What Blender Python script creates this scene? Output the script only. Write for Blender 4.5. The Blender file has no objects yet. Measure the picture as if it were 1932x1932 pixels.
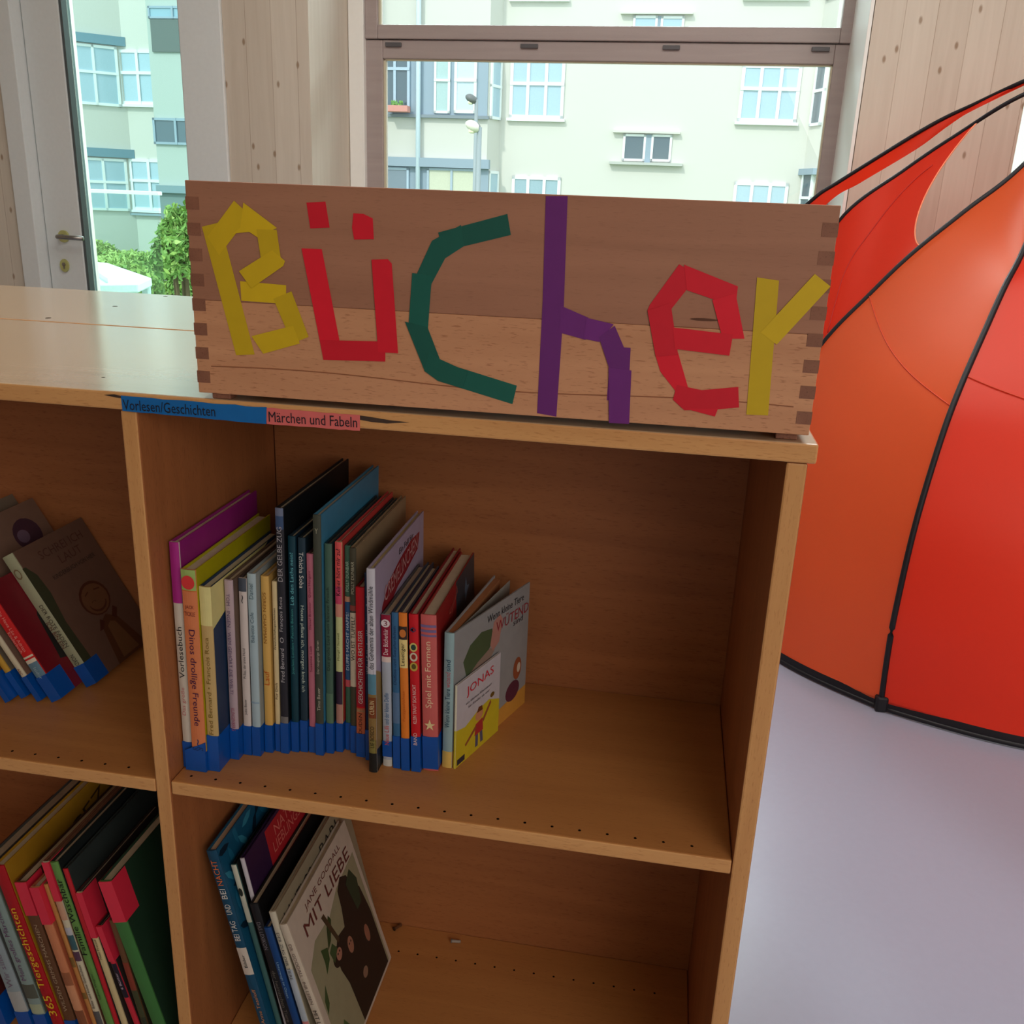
import bpy, bmesh, math, random
from mathutils import Vector, Matrix, Euler
from math import radians as rad, sin, cos, pi

# ------------------------------------------------------------------ camera, world, lights, exposure
scene = bpy.context.scene
COL = scene.collection
H = 1.06                                   # top of the bookcases above the floor
CAM_LOC = Vector((-0.12065, -0.90096, H + 0.20795))
CAM_ROT = Euler((1.25011, -0.037911, 0.170099), 'XYZ')
FPX = 1771.488                             # focal length in pixels of the 1932 px frame
cam_d = bpy.data.cameras.new('camera')
cam_d.sensor_width = 36.0
cam_d.sensor_fit = 'HORIZONTAL'
cam_d.lens = 36.0 * FPX / 1932.0
cam_d.clip_start = 0.02
cam_d.clip_end = 300
cam = bpy.data.objects.new('camera', cam_d)
cam.location = CAM_LOC
cam.rotation_euler = CAM_ROT
COL.objects.link(cam)
scene.camera = cam

world = bpy.data.worlds.new('sky')
scene.world = world
world.use_nodes = True
wn = world.node_tree.nodes
wn['Background'].inputs[0].default_value = (0.84, 0.94, 1.0, 1)
wn['Background'].inputs[1].default_value = 2.0

sun_d = bpy.data.lights.new('sun', 'SUN')
sun_d.energy = 1.9
sun_d.angle = rad(3)
sun_d.color = (1.0, 0.96, 0.88)
sun = bpy.data.objects.new('sun', sun_d)
sun.rotation_euler = (rad(48), 0, rad(-25))
COL.objects.link(sun)

def area(name, loc, target, sx, sy, power, color):
    d = bpy.data.lights.new(name, 'AREA')
    d.shape = 'RECTANGLE'
    d.size = sx
    d.size_y = sy
    d.energy = power
    d.color = color
    o = bpy.data.objects.new(name, d)
    o.location = loc
    o.rotation_euler = (Vector(target) - Vector(loc)).to_track_quat('-Z', 'Y').to_euler()
    COL.objects.link(o)
    return o

area('street_sky_fill', (-0.4, 6.2, 5.6), (-0.1, 1.2, 0.7), 5.5, 3.0, 1500, (0.86, 0.96, 1.0))  # area lamp added outside to strengthen the sky light through the windows
area('ceiling_fill', (0.2, 0.9, 3.0), (0.25, 1.1, 0.0), 3.4, 1.6, 62, (1.0, 0.965, 0.92))  # unseen area lamp added to brighten the back wall, shelf top and tent
area('front_fill', (1.7, -2.9, 2.0), (-0.3, 0.8, 0.8), 2.6, 1.8, 47, (1.0, 0.94, 0.88))  # fill added from the camera side for box front and books; no window here

scene.view_settings.view_transform = 'Standard'
scene.view_settings.look = 'None'
scene.view_settings.gamma = 1
scene.view_settings.use_curve_mapping = False
scene.view_settings.exposure = 0.0

# ------------------------------------------------------------------ turning photo pixels into points on real planes
CM = CAM_ROT.to_matrix()

def ray(x, y):
    return CM @ Vector(((x - 966) / FPX, -(y - 966) / FPX, -1))

def at_plane(x, y, p0, n):
    r = ray(x, y)
    return CAM_LOC + r * ((Vector(p0) - CAM_LOC).dot(n) / r.dot(n))

def at_z(x, y, z): return at_plane(x, y, (0, 0, z), Vector((0, 0, 1)))
def at_y(x, y, Y): return at_plane(x, y, (0, Y, 0), Vector((0, 1, 0)))

# ------------------------------------------------------------------ materials
def lin(c):
    out = []
    for v in c[:3]:
        v /= 255.0
        out.append(v / 12.92 if v <= 0.04045 else ((v + 0.055) / 1.055) ** 2.4)
    return (out[0], out[1], out[2], 1)

MATS = {}

def mat(c, rough=0.55, metal=0.0, spec=0.4, name=None, noise=0.06):
    """plain coloured surface with a faint procedural mottling"""
    key = (tuple(c), rough, metal, spec, noise)
    if key in MATS: return MATS[key]
    m = bpy.data.materials.new(name or 'paint_%d_%d_%d' % tuple(int(v) for v in c[:3]))
    m.use_nodes = True
    nt = m.node_tree
    b = nt.nodes['Principled BSDF']
    b.inputs['Roughness'].default_value = rough
    b.inputs['Metallic'].default_value = metal
    b.inputs['Specular IOR Level'].default_value = spec
    if noise > 0:
        tc = nt.nodes.new('ShaderNodeTexCoord')
        n = nt.nodes.new('ShaderNodeTexNoise'); n.inputs['Scale'].default_value = 60; n.inputs['Detail'].default_value = 3
        mr = nt.nodes.new('ShaderNodeMapRange'); mr.inputs['To Min'].default_value = 1 - noise * 2; mr.inputs['To Max'].default_value = 1 + noise * 2
        mx = nt.nodes.new('ShaderNodeVectorMath'); mx.operation = 'SCALE'
        mx.inputs[0].default_value = lin(c)[:3]
        nt.links.new(tc.outputs['Object'], n.inputs['Vector'])
        nt.links.new(n.outputs['Fac'], mr.inputs['Value'])
        nt.links.new(mr.outputs['Result'], mx.inputs['Scale'])
        nt.links.new(mx.outputs['Vector'], b.inputs['Base Color'])
    else:
        b.inputs['Base Color'].default_value = lin(c)
    MATS[key] = m
    return m

def wood(name, base, dark, axis='X', rough=0.45, grain=1.0, fleck=0.5, coat=0.0, spec=0.4):
    """beech-like wood: long soft bands plus short dark flecks along the grain axis"""
    m = bpy.data.materials.new(name)
    m.use_nodes = True
    nt = m.node_tree; L = nt.links.new
    b = nt.nodes['Principled BSDF']
    b.inputs['Roughness'].default_value = rough
    b.inputs['Coat Weight'].default_value = coat
    b.inputs['Coat Roughness'].default_value = 0.16
    b.inputs['Specular IOR Level'].default_value = spec
    tc = nt.nodes.new('ShaderNodeTexCoord')
    def mapped(s_long, s_cross):
        mp = nt.nodes.new('ShaderNodeMapping')
        s = [s_cross] * 3
        s['XYZ'.index(axis)] = s_long
        mp.inputs['Scale'].default_value = s
        L(tc.outputs['Object'], mp.inputs['Vector'])
        return mp
    n1 = nt.nodes.new('ShaderNodeTexNoise'); n1.inputs['Scale'].default_value = 1; n1.inputs['Detail'].default_value = 5; n1.inputs['Distortion'].default_value = 0.6
    L(mapped(2.2, 34).outputs[0], n1.inputs['Vector'])
    n2 = nt.nodes.new('ShaderNodeTexNoise'); n2.inputs['Scale'].default_value = 1; n2.inputs['Detail'].default_value = 2
    L(mapped(90, 620).outputs[0], n2.inputs['Vector'])
    r1 = nt.nodes.new('ShaderNodeMapRange'); r1.inputs['From Min'].default_value = 0.3; r1.inputs['From Max'].default_value = 0.75
    L(n1.outputs['Fac'], r1.inputs['Value'])
    r2 = nt.nodes.new('ShaderNodeMapRange'); r2.inputs['From Min'].default_value = 0.58; r2.inputs['From Max'].default_value = 0.72; r2.inputs['To Max'].default_value = fleck
    L(n2.outputs['Fac'], r2.inputs['Value'])
    s1 = nt.nodes.new('ShaderNodeMath'); s1.operation = 'MULTIPLY'; s1.inputs[1].default_value = 0.6 * grain
    L(r1.outputs[0], s1.inputs[0])
    mx = nt.nodes.new('ShaderNodeMath'); mx.operation = 'ADD'; mx.use_clamp = True
    L(s1.outputs[0], mx.inputs[0]); L(r2.outputs[0], mx.inputs[1])
    mix = nt.nodes.new('ShaderNodeMix'); mix.data_type = 'RGBA'
    mix.inputs['A'].default_value = lin(base); mix.inputs['B'].default_value = lin(dark)
    L(mx.outputs[0], mix.inputs['Factor']); L(mix.outputs['Result'], b.inputs['Base Color'])
    bp = nt.nodes.new('ShaderNodeBump'); bp.inputs['Strength'].default_value = 0.06; bp.inputs['Distance'].default_value = 0.001
    L(n2.outputs['Fac'], bp.inputs['Height']); L(bp.outputs[0], b.inputs['Normal'])
    return m

def plank_wall(name, base, dark, pitch):
    """white-glazed spruce boards standing upright: board joints, grain and small knots"""
    m = bpy.data.materials.new(name)
    m.use_nodes = True
    nt = m.node_tree; L = nt.links.new
    b = nt.nodes['Principled BSDF']; b.inputs['Roughness'].default_value = 0.6
    tc = nt.nodes.new('ShaderNodeTexCoord')
    sep = nt.nodes.new('ShaderNodeSeparateXYZ'); L(tc.outputs['Object'], sep.inputs[0])
    def math(op, a, bb=None):
        n = nt.nodes.new('ShaderNodeMath'); n.operation = op
        for i, v in enumerate((a, bb)):
            if v is None: continue
            if isinstance(v, (int, float)): n.inputs[i].default_value = v
            else: L(v, n.inputs[i])
        return n.outputs[0]
    xs = math('DIVIDE', math('ADD', sep.outputs[0], 10.035), pitch)
    fr = math('FRACT', xs)
    cell = math('FLOOR', xs)
    gap = math('LESS_THAN', fr, 0.022)
    wn_ = nt.nodes.new('ShaderNodeTexWhiteNoise'); wn_.noise_dimensions = '1D'; L(cell, wn_.inputs['W'])
    mp = nt.nodes.new('ShaderNodeMapping'); mp.inputs['Scale'].default_value = (42, 42, 2.4); L(tc.outputs['Object'], mp.inputs[0])
    n1 = nt.nodes.new('ShaderNodeTexNoise'); n1.inputs['Scale'].default_value = 1; n1.inputs['Detail'].default_value = 4; n1.inputs['Distortion'].default_value = 0.8; L(mp.outputs[0], n1.inputs['Vector'])
    cmb = nt.nodes.new('ShaderNodeCombineXYZ')
    L(math('MULTIPLY', sep.outputs[0], 10.5), cmb.inputs[0]); L(math('MULTIPLY', sep.outputs[2], 5.0), cmb.inputs[1])
    v = nt.nodes.new('ShaderNodeTexVoronoi'); v.voronoi_dimensions = '2D'; v.inputs['Scale'].default_value = 1; L(cmb.outputs[0], v.inputs['Vector'])
    knot = nt.nodes.new('ShaderNodeMapRange'); knot.inputs['From Min'].default_value = 0.035; knot.inputs['From Max'].default_value = 0.08; knot.inputs['To Min'].default_value = 0.75; knot.inputs['To Max'].default_value = 0
    L(v.outputs['Distance'], knot.inputs['Value'])
    sepc = nt.nodes.new('ShaderNodeSeparateXYZ'); L(v.outputs['Color'], sepc.inputs[0])
    knot_on = math('MULTIPLY', knot.outputs[0], math('GREATER_THAN', sepc.outputs[0], 0.45))
    f = math('ADD', math('MULTIPLY', n1.outputs['Fac'], 0.3), math('MULTIPLY', wn_.outputs['Value'], 0.16))
    f = math('ADD', f, knot_on)
    f = math('ADD', f, math('MULTIPLY', gap, 0.45))
    f = math('MINIMUM', f, 1.0)
    mix = nt.nodes.new('ShaderNodeMix'); mix.data_type = 'RGBA'
    mix.inputs['A'].default_value = lin(base); mix.inputs['B'].default_value = lin(dark)
    L(f, mix.inputs['Factor']); L(mix.outputs['Result'], b.inputs['Base Color'])
    return m

def glass_mat(name, tint=(0.95, 0.985, 0.98), refl=0.10):
    m = bpy.data.materials.new(name)
    m.use_nodes = True
    nt = m.node_tree; nt.nodes.clear(); L = nt.links.new
    out = nt.nodes.new('ShaderNodeOutputMaterial')
    t = nt.nodes.new('ShaderNodeBsdfTransparent'); t.inputs[0].default_value = (*tint, 1)
    g = nt.nodes.new('ShaderNodeBsdfGlossy'); g.inputs['Roughness'].default_value = 0.01
    lw = nt.nodes.new('ShaderNodeFresnel'); lw.inputs[0].default_value = 1.35
    mx = nt.nodes.new('ShaderNodeMixShader')
    L(lw.outputs[0], mx.inputs[0]); L(t.outputs[0], mx.inputs[1]); L(g.outputs[0], mx.inputs[2]); L(mx.outputs[0], out.inputs[0])
    return m

def fabric(name, c_diff, c_trans, trans=0.5):
    m = bpy.data.materials.new(name)
    m.use_nodes = True
    nt = m.node_tree; nt.nodes.clear(); L = nt.links.new
    out = nt.nodes.new('ShaderNodeOutputMaterial')
    d = nt.nodes.new('ShaderNodeBsdfDiffuse')
    t = nt.nodes.new('ShaderNodeBsdfTranslucent'); t.inputs[0].default_value = lin(c_trans)
    g = nt.nodes.new('ShaderNodeBsdfGlossy'); g.inputs['Roughness'].default_value = 0.38; g.inputs[0].default_value = (1, .8, .7, 1)
    tc = nt.nodes.new('ShaderNodeTexCoord')
    n = nt.nodes.new('ShaderNodeTexNoise'); n.inputs['Scale'].default_value = 3; n.inputs['Detail'].default_value = 3
    mix = nt.nodes.new('ShaderNodeMix'); mix.data_type = 'RGBA'
    mix.inputs['A'].default_value = lin(c_diff); mix.inputs['B'].default_value = lin([v * 0.93 for v in c_diff])
    L(tc.outputs['Object'], n.inputs['Vector']); L(n.outputs['Fac'], mix.inputs['Factor']); L(mix.outputs['Result'], d.inputs[0])
    m1 = nt.nodes.new('ShaderNodeMixShader'); m1.inputs[0].default_value = trans
    m2 = nt.nodes.new('ShaderNodeMixShader'); m2.inputs[0].default_value = 0.035
    L(d.outputs[0], m1.inputs[1]); L(t.outputs[0], m1.inputs[2]); L(m1.outputs[0], m2.inputs[1]); L(g.outputs[0], m2.inputs[2]); L(m2.outputs[0], out.inputs[0])
    bp = nt.nodes.new('ShaderNodeBump'); bp.inputs['Strength'].default_value = 0.1; bp.inputs['Distance'].default_value = 0.01
    L(n.outputs['Fac'], bp.inputs['Height']); L(bp.outputs[0], d.inputs['Normal'])
    return m

BEECH_DARK_PANEL = wood('beech_veneer_panel', (176, 112, 66), (140, 82, 46), 'X', 0.5, 0.8, 0.5)
BEECH_PANEL_V = wood('beech_veneer_upright', (176, 110, 64), (138, 80, 44), 'Z', 0.5, 0.8, 0.5)
BEECH_EDGE = wood('beech_edge', (226, 170, 108), (188, 126, 70), 'X', 0.42, 0.9, 0.45)
BEECH_EDGE_V = wood('beech_edge_upright', (222, 166, 104), (184, 122, 68), 'Z', 0.42, 0.9, 0.45)
BEECH_TOP = wood('beech_worktop', (206, 176, 142), (188, 156, 120), 'X', 0.25, 0.8, 0.3, 0.9, 0.9)
BEECH_SHELF = wood('beech_shelf_board', (204, 140, 80), (172, 108, 58), 'X', 0.36, 0.8, 0.4)
BOX_UPPER = wood('box_upper_plank', (176, 124, 96), (146, 98, 74), 'X', 0.5, 1.0, 0.35)
BOX_LOWER = wood('box_lower_plank', (216, 158, 116), (176, 118, 82), 'X', 0.5, 0.9, 0.8)
BOX_END = wood('box_end_grain', (150, 100, 76), (112, 70, 54), 'Y', 0.6, 1.0, 0.6)
SPRUCE = plank_wall('white_glazed_spruce', (224, 214, 198), (156, 132, 108), 0.105)
WIN_WOOD = wood('window_frame_wood', (176, 162, 158), (154, 140, 136), 'X', 0.45, 0.8, 0.2)
WHITE_PAINT = mat((226, 230, 228), 0.35, name='white_painted_frame', noise=0.02)
WHITE_TRIM = mat((248, 248, 242), 0.4, noise=0.01)
BLACK = mat((22, 22, 26), 0.5, noise=0.03)
DARKGAP = mat((22, 14, 10), 1.0, 0.0, 0.0, noise=0)
GLASS = glass_mat('window_glass')
PAPER = mat((206, 190, 160), 0.8, name='page_edges', noise=0.08)
BLUE_TAPE = mat((6, 82, 170), 0.32, spec=0.55, name='blue_sticky_tape', noise=0.03)
RED_TAPE = mat((226, 48, 72), 0.35, spec=0.5, name='red_sticky_tape', noise=0.03)

# ------------------------------------------------------------------ object helpers
def link(name, me, parent=None, m=None, matrix=None):
    o = bpy.data.objects.new(name, me)
    COL.objects.link(o)
    if m is not None and me is not None:
        for mm in (m if isinstance(m, (list, tuple)) else [m]):
            me.materials.append(mm)
    if parent is not None: o.parent = parent
    if matrix is not None: o.matrix_local = matrix
    return o

def thing(name, label, cat, loc=(0, 0, 0), group=None, matrix=None):
    o = bpy.data.objects.new(name, None)
    o.empty_display_size = 0.05
    COL.objects.link(o)
    if matrix is not None: o.matrix_world = matrix
    else: o.location = loc
    tag(o, label, cat, group)
    return o

def tag(o, label=None, cat=None, group=None, kind=None):
    if label: o['label'] = label
    if cat: o['category'] = cat
    if group: o['group'] = group
    if kind: o['kind'] = kind
    return o

class MB:
    """collects solid pieces; build() makes them one mesh object"""
    def __init__(s): s.v = []; s.f = []; s.mi = []
    def add(s, vs, fs, mi=0):
        b = len(s.v); s.v += [Vector(v) for v in vs]
        for f in fs: s.f.append([b + i for i in f]); s.mi.append(mi)
    def box(s, x0, x1, y0, y1, z0, z1, mi=0, M=None):
        vs = [Vector((x, y, z)) for x in (x0, x1) for y in (y0, y1) for z in (z0, z1)]
        if M: vs = [M @ v for v in vs]
        s.add(vs, [(0, 1, 3, 2), (4, 6, 7, 5), (0, 4, 5, 1), (2, 3, 7, 6), (0, 2, 6, 4), (1, 5, 7, 3)], mi)
    def prism(s, pts, off, mi=0):
        """extrude a closed polygon (3-D points) by the vector off"""
        n = len(pts); a = [Vector(p) for p in pts]; b = [p + Vector(off) for p in a]
        s.add(a + b, [list(range(n))[::-1], list(range(n, 2 * n))] + [(i, (i + 1) % n, n + (i + 1) % n, n + i) for i in range(n)], mi)
    def tube(s, pts, r, n=8, mi=0, caps=True):
        pts = [Vector(p) for p in pts]; rings = []
        rr = r if isinstance(r, (list, tuple)) else [r] * len(pts)
        up = Vector((0, 0, 1))
        for i, p in enumerate(pts):
            t = (pts[min(i + 1, len(pts) - 1)] - pts[max(i - 1, 0)]).normalized()
            a = t.cross(up)
            if a.length < 1e-4: a = t.cross(Vector((0, 1, 0)))
            a.normalize(); b = t.cross(a).normalized()
            rings.append([p + (a * cos(2 * pi * k / n) + b * sin(2 * pi * k / n)) * rr[i] for k in range(n)])
        base = len(s.v)
        for r_ in rings: s.v += r_
        for i in range(len(rings) - 1):
            for k in range(n):
                s.f.append([base + i * n + k, base + i * n + (k + 1) % n, base + (i + 1) * n + (k + 1) % n, base + (i + 1) * n + k]); s.mi.append(mi)
        if caps:
            s.f.append([base + k for k in range(n)][::-1]); s.mi.append(mi)
            s.f.append([base + (len(rings) - 1) * n + k for k in range(n)]); s.mi.append(mi)
    def grid(s, rows, mi=0):
        m_ = len(rows[0]); b = len(s.v)
        for r in rows: s.v += [Vector(p) for p in r]
        for i in range(len(rows) - 1):
            for j in range(m_ - 1):
                s.f.append([b + i * m_ + j, b + i * m_ + j + 1, b + (i + 1) * m_ + j + 1, b + (i + 1) * m_ + j]); s.mi.append(mi)
    def build(s, name, m, parent=None, bevel=0, smooth=False, matrix=None, seg=2, fix=True):
        me = bpy.data.meshes.new(name)
        me.from_pydata([tuple(v) for v in s.v], [], s.f)
        me.polygons.foreach_set('material_index', s.mi)
        if fix:
            bm = bmesh.new(); bm.from_mesh(me)
            bmesh.ops.recalc_face_normals(bm, faces=bm.faces)
            bm.to_mesh(me); bm.free()
        if smooth: me.polygons.foreach_set('use_smooth', [True] * len(me.polygons))
        me.update()
        o = link(name, me, parent, m, matrix)
        if bevel:
            md = o.modifiers.new('bevel', 'BEVEL'); md.width = bevel; md.segments = seg; md.limit_method = 'ANGLE'; md.angle_limit = rad(40)
        return o

def boxobj(name, x0, x1, y0, y1, z0, z1, m, parent=None, bevel=0.0, kind=None):
    b = MB(); b.box(x0, x1, y0, y1, z0, z1)
    o = b.build(name, m, parent, bevel)
    if kind: o['kind'] = kind
    return o

def text_mesh(s, width, height, squeeze=True, shear=0.0, bold=0.0):
    """flat lettering, centred, fitted into width x height; real (very thin) letters"""
    cu = bpy.data.curves.new('lettering', 'FONT')
    cu.body = s
    cu.size = 1.0
    cu.resolution_u = 2
    cu.shear = shear
    cu.offset = bold
    o = bpy.data.objects.new('tmp', cu)
    me = bpy.data.meshes.new_from_object(o)
    bpy.data.objects.remove(o)
    if not me.vertices: return me
    xs = [v.co.x for v in me.vertices]; ys = [v.co.y for v in me.vertices]
    w = max(xs) - min(xs); h = max(ys) - min(ys)
    sy = height / max(h, 0.6)
    sx = width / w
    if sx > sy * 1.45: sx = sy * 1.45
    cx = (max(xs) + min(xs)) / 2; cy = (max(ys) + min(ys)) / 2
    for v in me.vertices: v.co = Vector(((v.co.x - cx) * sx, (v.co.y - cy) * sy, 0))
    return me

def lettering(parent, s, width, height, color, matrix, name='title', shear=0.0, bold=0.0, rough=0.6):
    me = text_mesh(s, width, height, shear=shear, bold=bold)
    return link(name, me, parent, mat(color, rough, noise=0), matrix)

def basis(xa, ya, loc):
    xa = Vector(xa).normalized(); ya = Vector(ya).normalized(); za = xa.cross(ya)
    M = Matrix((xa, ya, za)).transposed().to_4x4(); M.translation = Vector(loc)
    return M

# ------------------------------------------------------------------ room shell (window wall turned 1.5 degrees)
WYAW = rad(-1.5)
WO = Vector((0, 2.85, 0)); WU = Vector((cos(WYAW), sin(WYAW), 0)); WN = Vector((-sin(WYAW), cos(WYAW), 0))
WM = basis(WU, WN, WO)                     # local x along the wall, local y outwards, z up

def wp(x, y, d):
    """pixel -> (u, z) on the plane d behind the inner wall face"""
    p = at_plane(x, y, WO + WN * d, WN) - WO
    return p.dot(WU), p.z

def wu(x, y, d): return wp(x, y, d)[0]

CEIL = 3.05
XL, XR, YF = -4.2, 4.0, -3.4
floor_m = mat((152, 152, 169), 0.30, spec=0.5, name='pale_linoleum', noise=0.015)
boxobj('floor', XL, XR, YF, 3.5, -0.06, 0, floor_m, kind='structure')
boxobj('ceiling', XL, XR, YF, 3.5, CEIL, CEIL + 0.1, mat((232, 226, 214), 0.8, name='ceiling_paint'), kind='structure')
boxobj('wall_left', XL - 0.1, XL, YF, 3.5, 0, CEIL, mat((226, 214, 196), 0.7, noise=0.03), kind='structure')
boxobj('wall_right', XR, XR + 0.1, YF, 3.5, 0, CEIL, mat((224, 212, 194), 0.7, noise=0.03), kind='structure')
boxobj('wall_front', XL, XR, YF - 0.1, YF, 0, CEIL, mat((222, 208, 190), 0.7, noise=0.03), kind='structure')

WT = 0.53                                  # wall thickness; the window sits back in it
DD = 0.06                                  # door plane
DU0 = wu(9, 200, 0); DU1 = wu(428, 200, 0)
W1U0 = wu(586, 200, 0); W1U1 = wu(1636, 120, 0)
W2U0 = wu(1924, 240, 0.0)
WZ0, WZ1 = 0.62, 2.75
wb = MB()
for (a, b, z0, z1) in ((-4.6, DU0, 0, CEIL), (DU0, DU1, 2.5, CEIL), (DU1, W1U0, 0, CEIL), (W1U0, W1U1, 0, WZ0), (W1U0, W1U1, WZ1, CEIL),
                       (W1U1, W2U0, 0, CEIL), (W2U0, W2U0 + 1.6, 0, WZ0), (W2U0, W2U0 + 1.6, WZ1, CEIL), (W2U0 + 1.6, 4.4, 0, CEIL)):
    wb.box(a, b, 0, WT, z0, z1)
o = wb.build('wall_back', SPRUCE, matrix=WM); o['kind'] = 'structure'
for i, (a, b) in enumerate(((DU1, W1U0), (W1U1, W2U0), (-4.0, DU0))):
    bb = MB(); bb.box(a + 0.002, b - 0.002, -0.015, -0.001, 0.0, 0.07)
    o = bb.build('baseboard_back_%d' % (i + 1), WHITE_TRIM, matrix=WM); o['kind'] = 'structure'

# --- window 1
FD = 0.45                                 # plane of the frame's inner face
def fu(x, y): return wu(x, y, FD)
def fz(x, y): return wp(x, y, FD)[1]
u_l = W1U0 + 0.001; u_r = W1U1 - 0.001
gl, gr = fu(722, 115), fu(1572, 122)       # lower glass
gl2, gr2 = fu(714, 46), fu(1587, 50)       # upper glass
z_lo_top = fz(1150, 116); z_mid = fz(1150, 79); z_up_bot = fz(1150, 50)
fl, fr_ = fu(688, 100), fu(1613, 100)
w = MB()
w.box(u_l, fl, FD + 0.03, WT - 0.002, WZ0, WZ1)
w.box(fr_, u_r, FD + 0.03, WT - 0.002, WZ0, WZ1)
w.box(fl, gl, FD, FD + 0.07, WZ0, z_mid); w.box(gr, fr_, FD, FD + 0.07, WZ0, z_mid)
w.box(gl, gr, FD, FD + 0.07, WZ0, WZ0 + 0.07)
w.box(gl, gr, FD, FD + 0.07, z_lo_top, z_mid)
win = w.build('window_1', WIN_WOOD, matrix=WM, bevel=0.004); win['kind'] = 'structure'
w = MB(); w.box(fl + 0.006, gl2, FD - 0.014, FD + 0.06, z_mid + 0.002, WZ1 - 0.003); w.box(gr2, fr_ - 0.006, FD - 0.014, FD + 0.06, z_mid + 0.002, WZ1 - 0.003)
w.box(gl2, gr2, FD - 0.014, FD + 0.06, z_mid + 0.002, z_up_bot); w.box(gl2, gr2, FD - 0.014, FD + 0.06, WZ1 - 0.07, WZ1 - 0.003)
w.build('window_sash', WIN_WOOD, win, bevel=0.004)
w = MB(); w.box(gl - 0.005, gr + 0.005, FD + 0.03, FD + 0.036, WZ0 + 0.06, z_lo_top + 0.005)
w.build('window_pane', GLASS, win)
w = MB(); w.box(gl2 - 0.005, gr2 + 0.005, FD + 0.02, FD + 0.026, z_up_bot - 0.005, WZ1 - 0.065)
w.build('window_pane', GLASS, win)
# pale gasket round the lower glass
w = MB(); t = 0.006
w.box(gl, gl + t * 1.6, FD + 0.012, FD + 0.03, WZ0 + 0.07, z_lo_top); w.box(gr - t, gr, FD + 0.012, FD + 0.03, WZ0 + 0.07, z_lo_top)
w.box(gl, gr, FD + 0.012, FD + 0.03, z_lo_top - t, z_lo_top)
w.box(gl2, gl2 + t * 1.6, FD + 0.004, FD + 0.02, z_up_bot, WZ1 - 0.07)
w.build('glazing_bead', mat((214, 206, 178), 0.4, noise=0.01), win)
for (a, b) in ((727, 757), (982, 1015), (1250, 1283), (1531, 1566)):
    ya = 81 + (a - 727) * 0.011
    u0, z0 = wp(a, ya + 7, FD - 0.008); u1, z1 = wp(b, ya - 1, FD - 0.008)
    w = MB(); w.box(u0, u1, FD - 0.012, FD + 0.001, z0, z1); w.build('drain_cap', mat((92, 90, 92), 0.4, noise=0.02), win, bevel=0.002)
# pale strips beside the frame
for k in range(2):
    w = MB()
    if k == 0: w.box(u_l + 0.001, wu(687, 200, FD - 0.03), FD - 0.03, FD + 0.028, WZ0 + 0.002, WZ1 - 0.002)
    else: w.box(u_r - 0.014, u_r - 0.001, 0.004, FD + 0.028, WZ0 + 0.002, WZ1 - 0.002)  # lining board added over the reveal, its brightness put into white paint
    o = w.build('trim_%d' % (k + 1), WHITE_TRIM, matrix=WM, bevel=0.002); o['kind'] = 'structure'
w = MB(); w.box(u_l + 0.03, u_r - 0.03, -0.02, FD - 0.001, WZ0 - 0.0, WZ0 + 0.02)
o = w.build('window_sill', WIN_WOOD, win, bevel=0.003)

# --- window 2 at the right
w = MB(); a0 = W2U0 + 0.001; a1 = W2U0 + 1.598
w.box(a0, a0 + 0.05, FD, FD + 0.07, WZ0, WZ1); w.box(a1 - 0.05, a1, FD, FD + 0.07, WZ0, WZ1)
w.box(a0 + 0.05, a1 - 0.05, FD, FD + 0.07, WZ0, WZ0 + 0.07); w.box(a0 + 0.05, a1 - 0.05, FD, FD + 0.07, WZ1 - 0.07, WZ1); w.box(a0 + 0.05, a1 - 0.05, FD, FD + 0.07, z_lo_top, z_up_bot)
win2 = w.build('window_2', WIN_WOOD, matrix=WM, bevel=0.004); win2['kind'] = 'structure'
w = MB(); w.box(a0 + 0.045, a1 - 0.045, FD + 0.03, FD + 0.036, WZ0 + 0.06, WZ1 - 0.06); w.build('window_pane', GLASS, win2)

# --- door 1
def du(x, y): return wu(x, y, DD)
j0 = du(62, 200); st1 = du(131, 200); g1 = du(346, 200); jr0 = du(364, 200)
DZ = 2.5
w = MB()
w.box(DU0 + 0.001, j0 - 0.003, DD - 0.075, DD + 0.07, 0, DZ - 0.001)
w.box(jr0, DU1 - 0.001, DD - 0.075, DD + 0.07, 0, DZ - 0.001)
w.box(j0 - 0.003, jr0, DD - 0.075, DD + 0.07, DZ - 0.08, DZ - 0.001)
door = w.build('door_1', WHITE_PAINT, matrix=WM, bevel=0.004); door['kind'] = 'structure'
w = MB()
w.box(j0 + 0.002, st1, DD - 0.01, DD + 0.06, 0.01, DZ - 0.084)
w.box(st1, g1, DD - 0.01, DD + 0.06, 0.01, 0.16); w.box(st1, g1, DD - 0.01, DD + 0.06, DZ - 0.24, DZ - 0.084)
w.build('door_leaf', WHITE_PAINT, door, bevel=0.003)
w = MB()
w.box(g1 - 0.001, jr0 - 0.002, DD + 0.005, DD + 0.06, 0.01, DZ - 0.084)
w.box(st1 + 0.001, st1 + 0.012, DD - 0.004, DD + 0.05, 0.17, DZ - 0.25)
w.build('door_gasket', mat((84, 92, 92), 0.5, noise=0.02), door)
DGLASS = glass_mat('door_glass', (0.86, 0.99, 0.97))
w = MB(); w.box(st1 + 0.012, g1 - 0.001, DD + 0.03, DD + 0.036, 0.165, DZ - 0.245); w.build('door_pane', DGLASS, door)
STEEL = mat((150, 146, 140), 0.28, 0.9, name='brushed_steel', noise=0.03)
BRASSY = mat((196, 196, 128), 0.35, 0.4, name='brassy_rosette', noise=0.03)
hu, hz = wp(119, 446, DD - 0.02)
w = MB()
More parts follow.
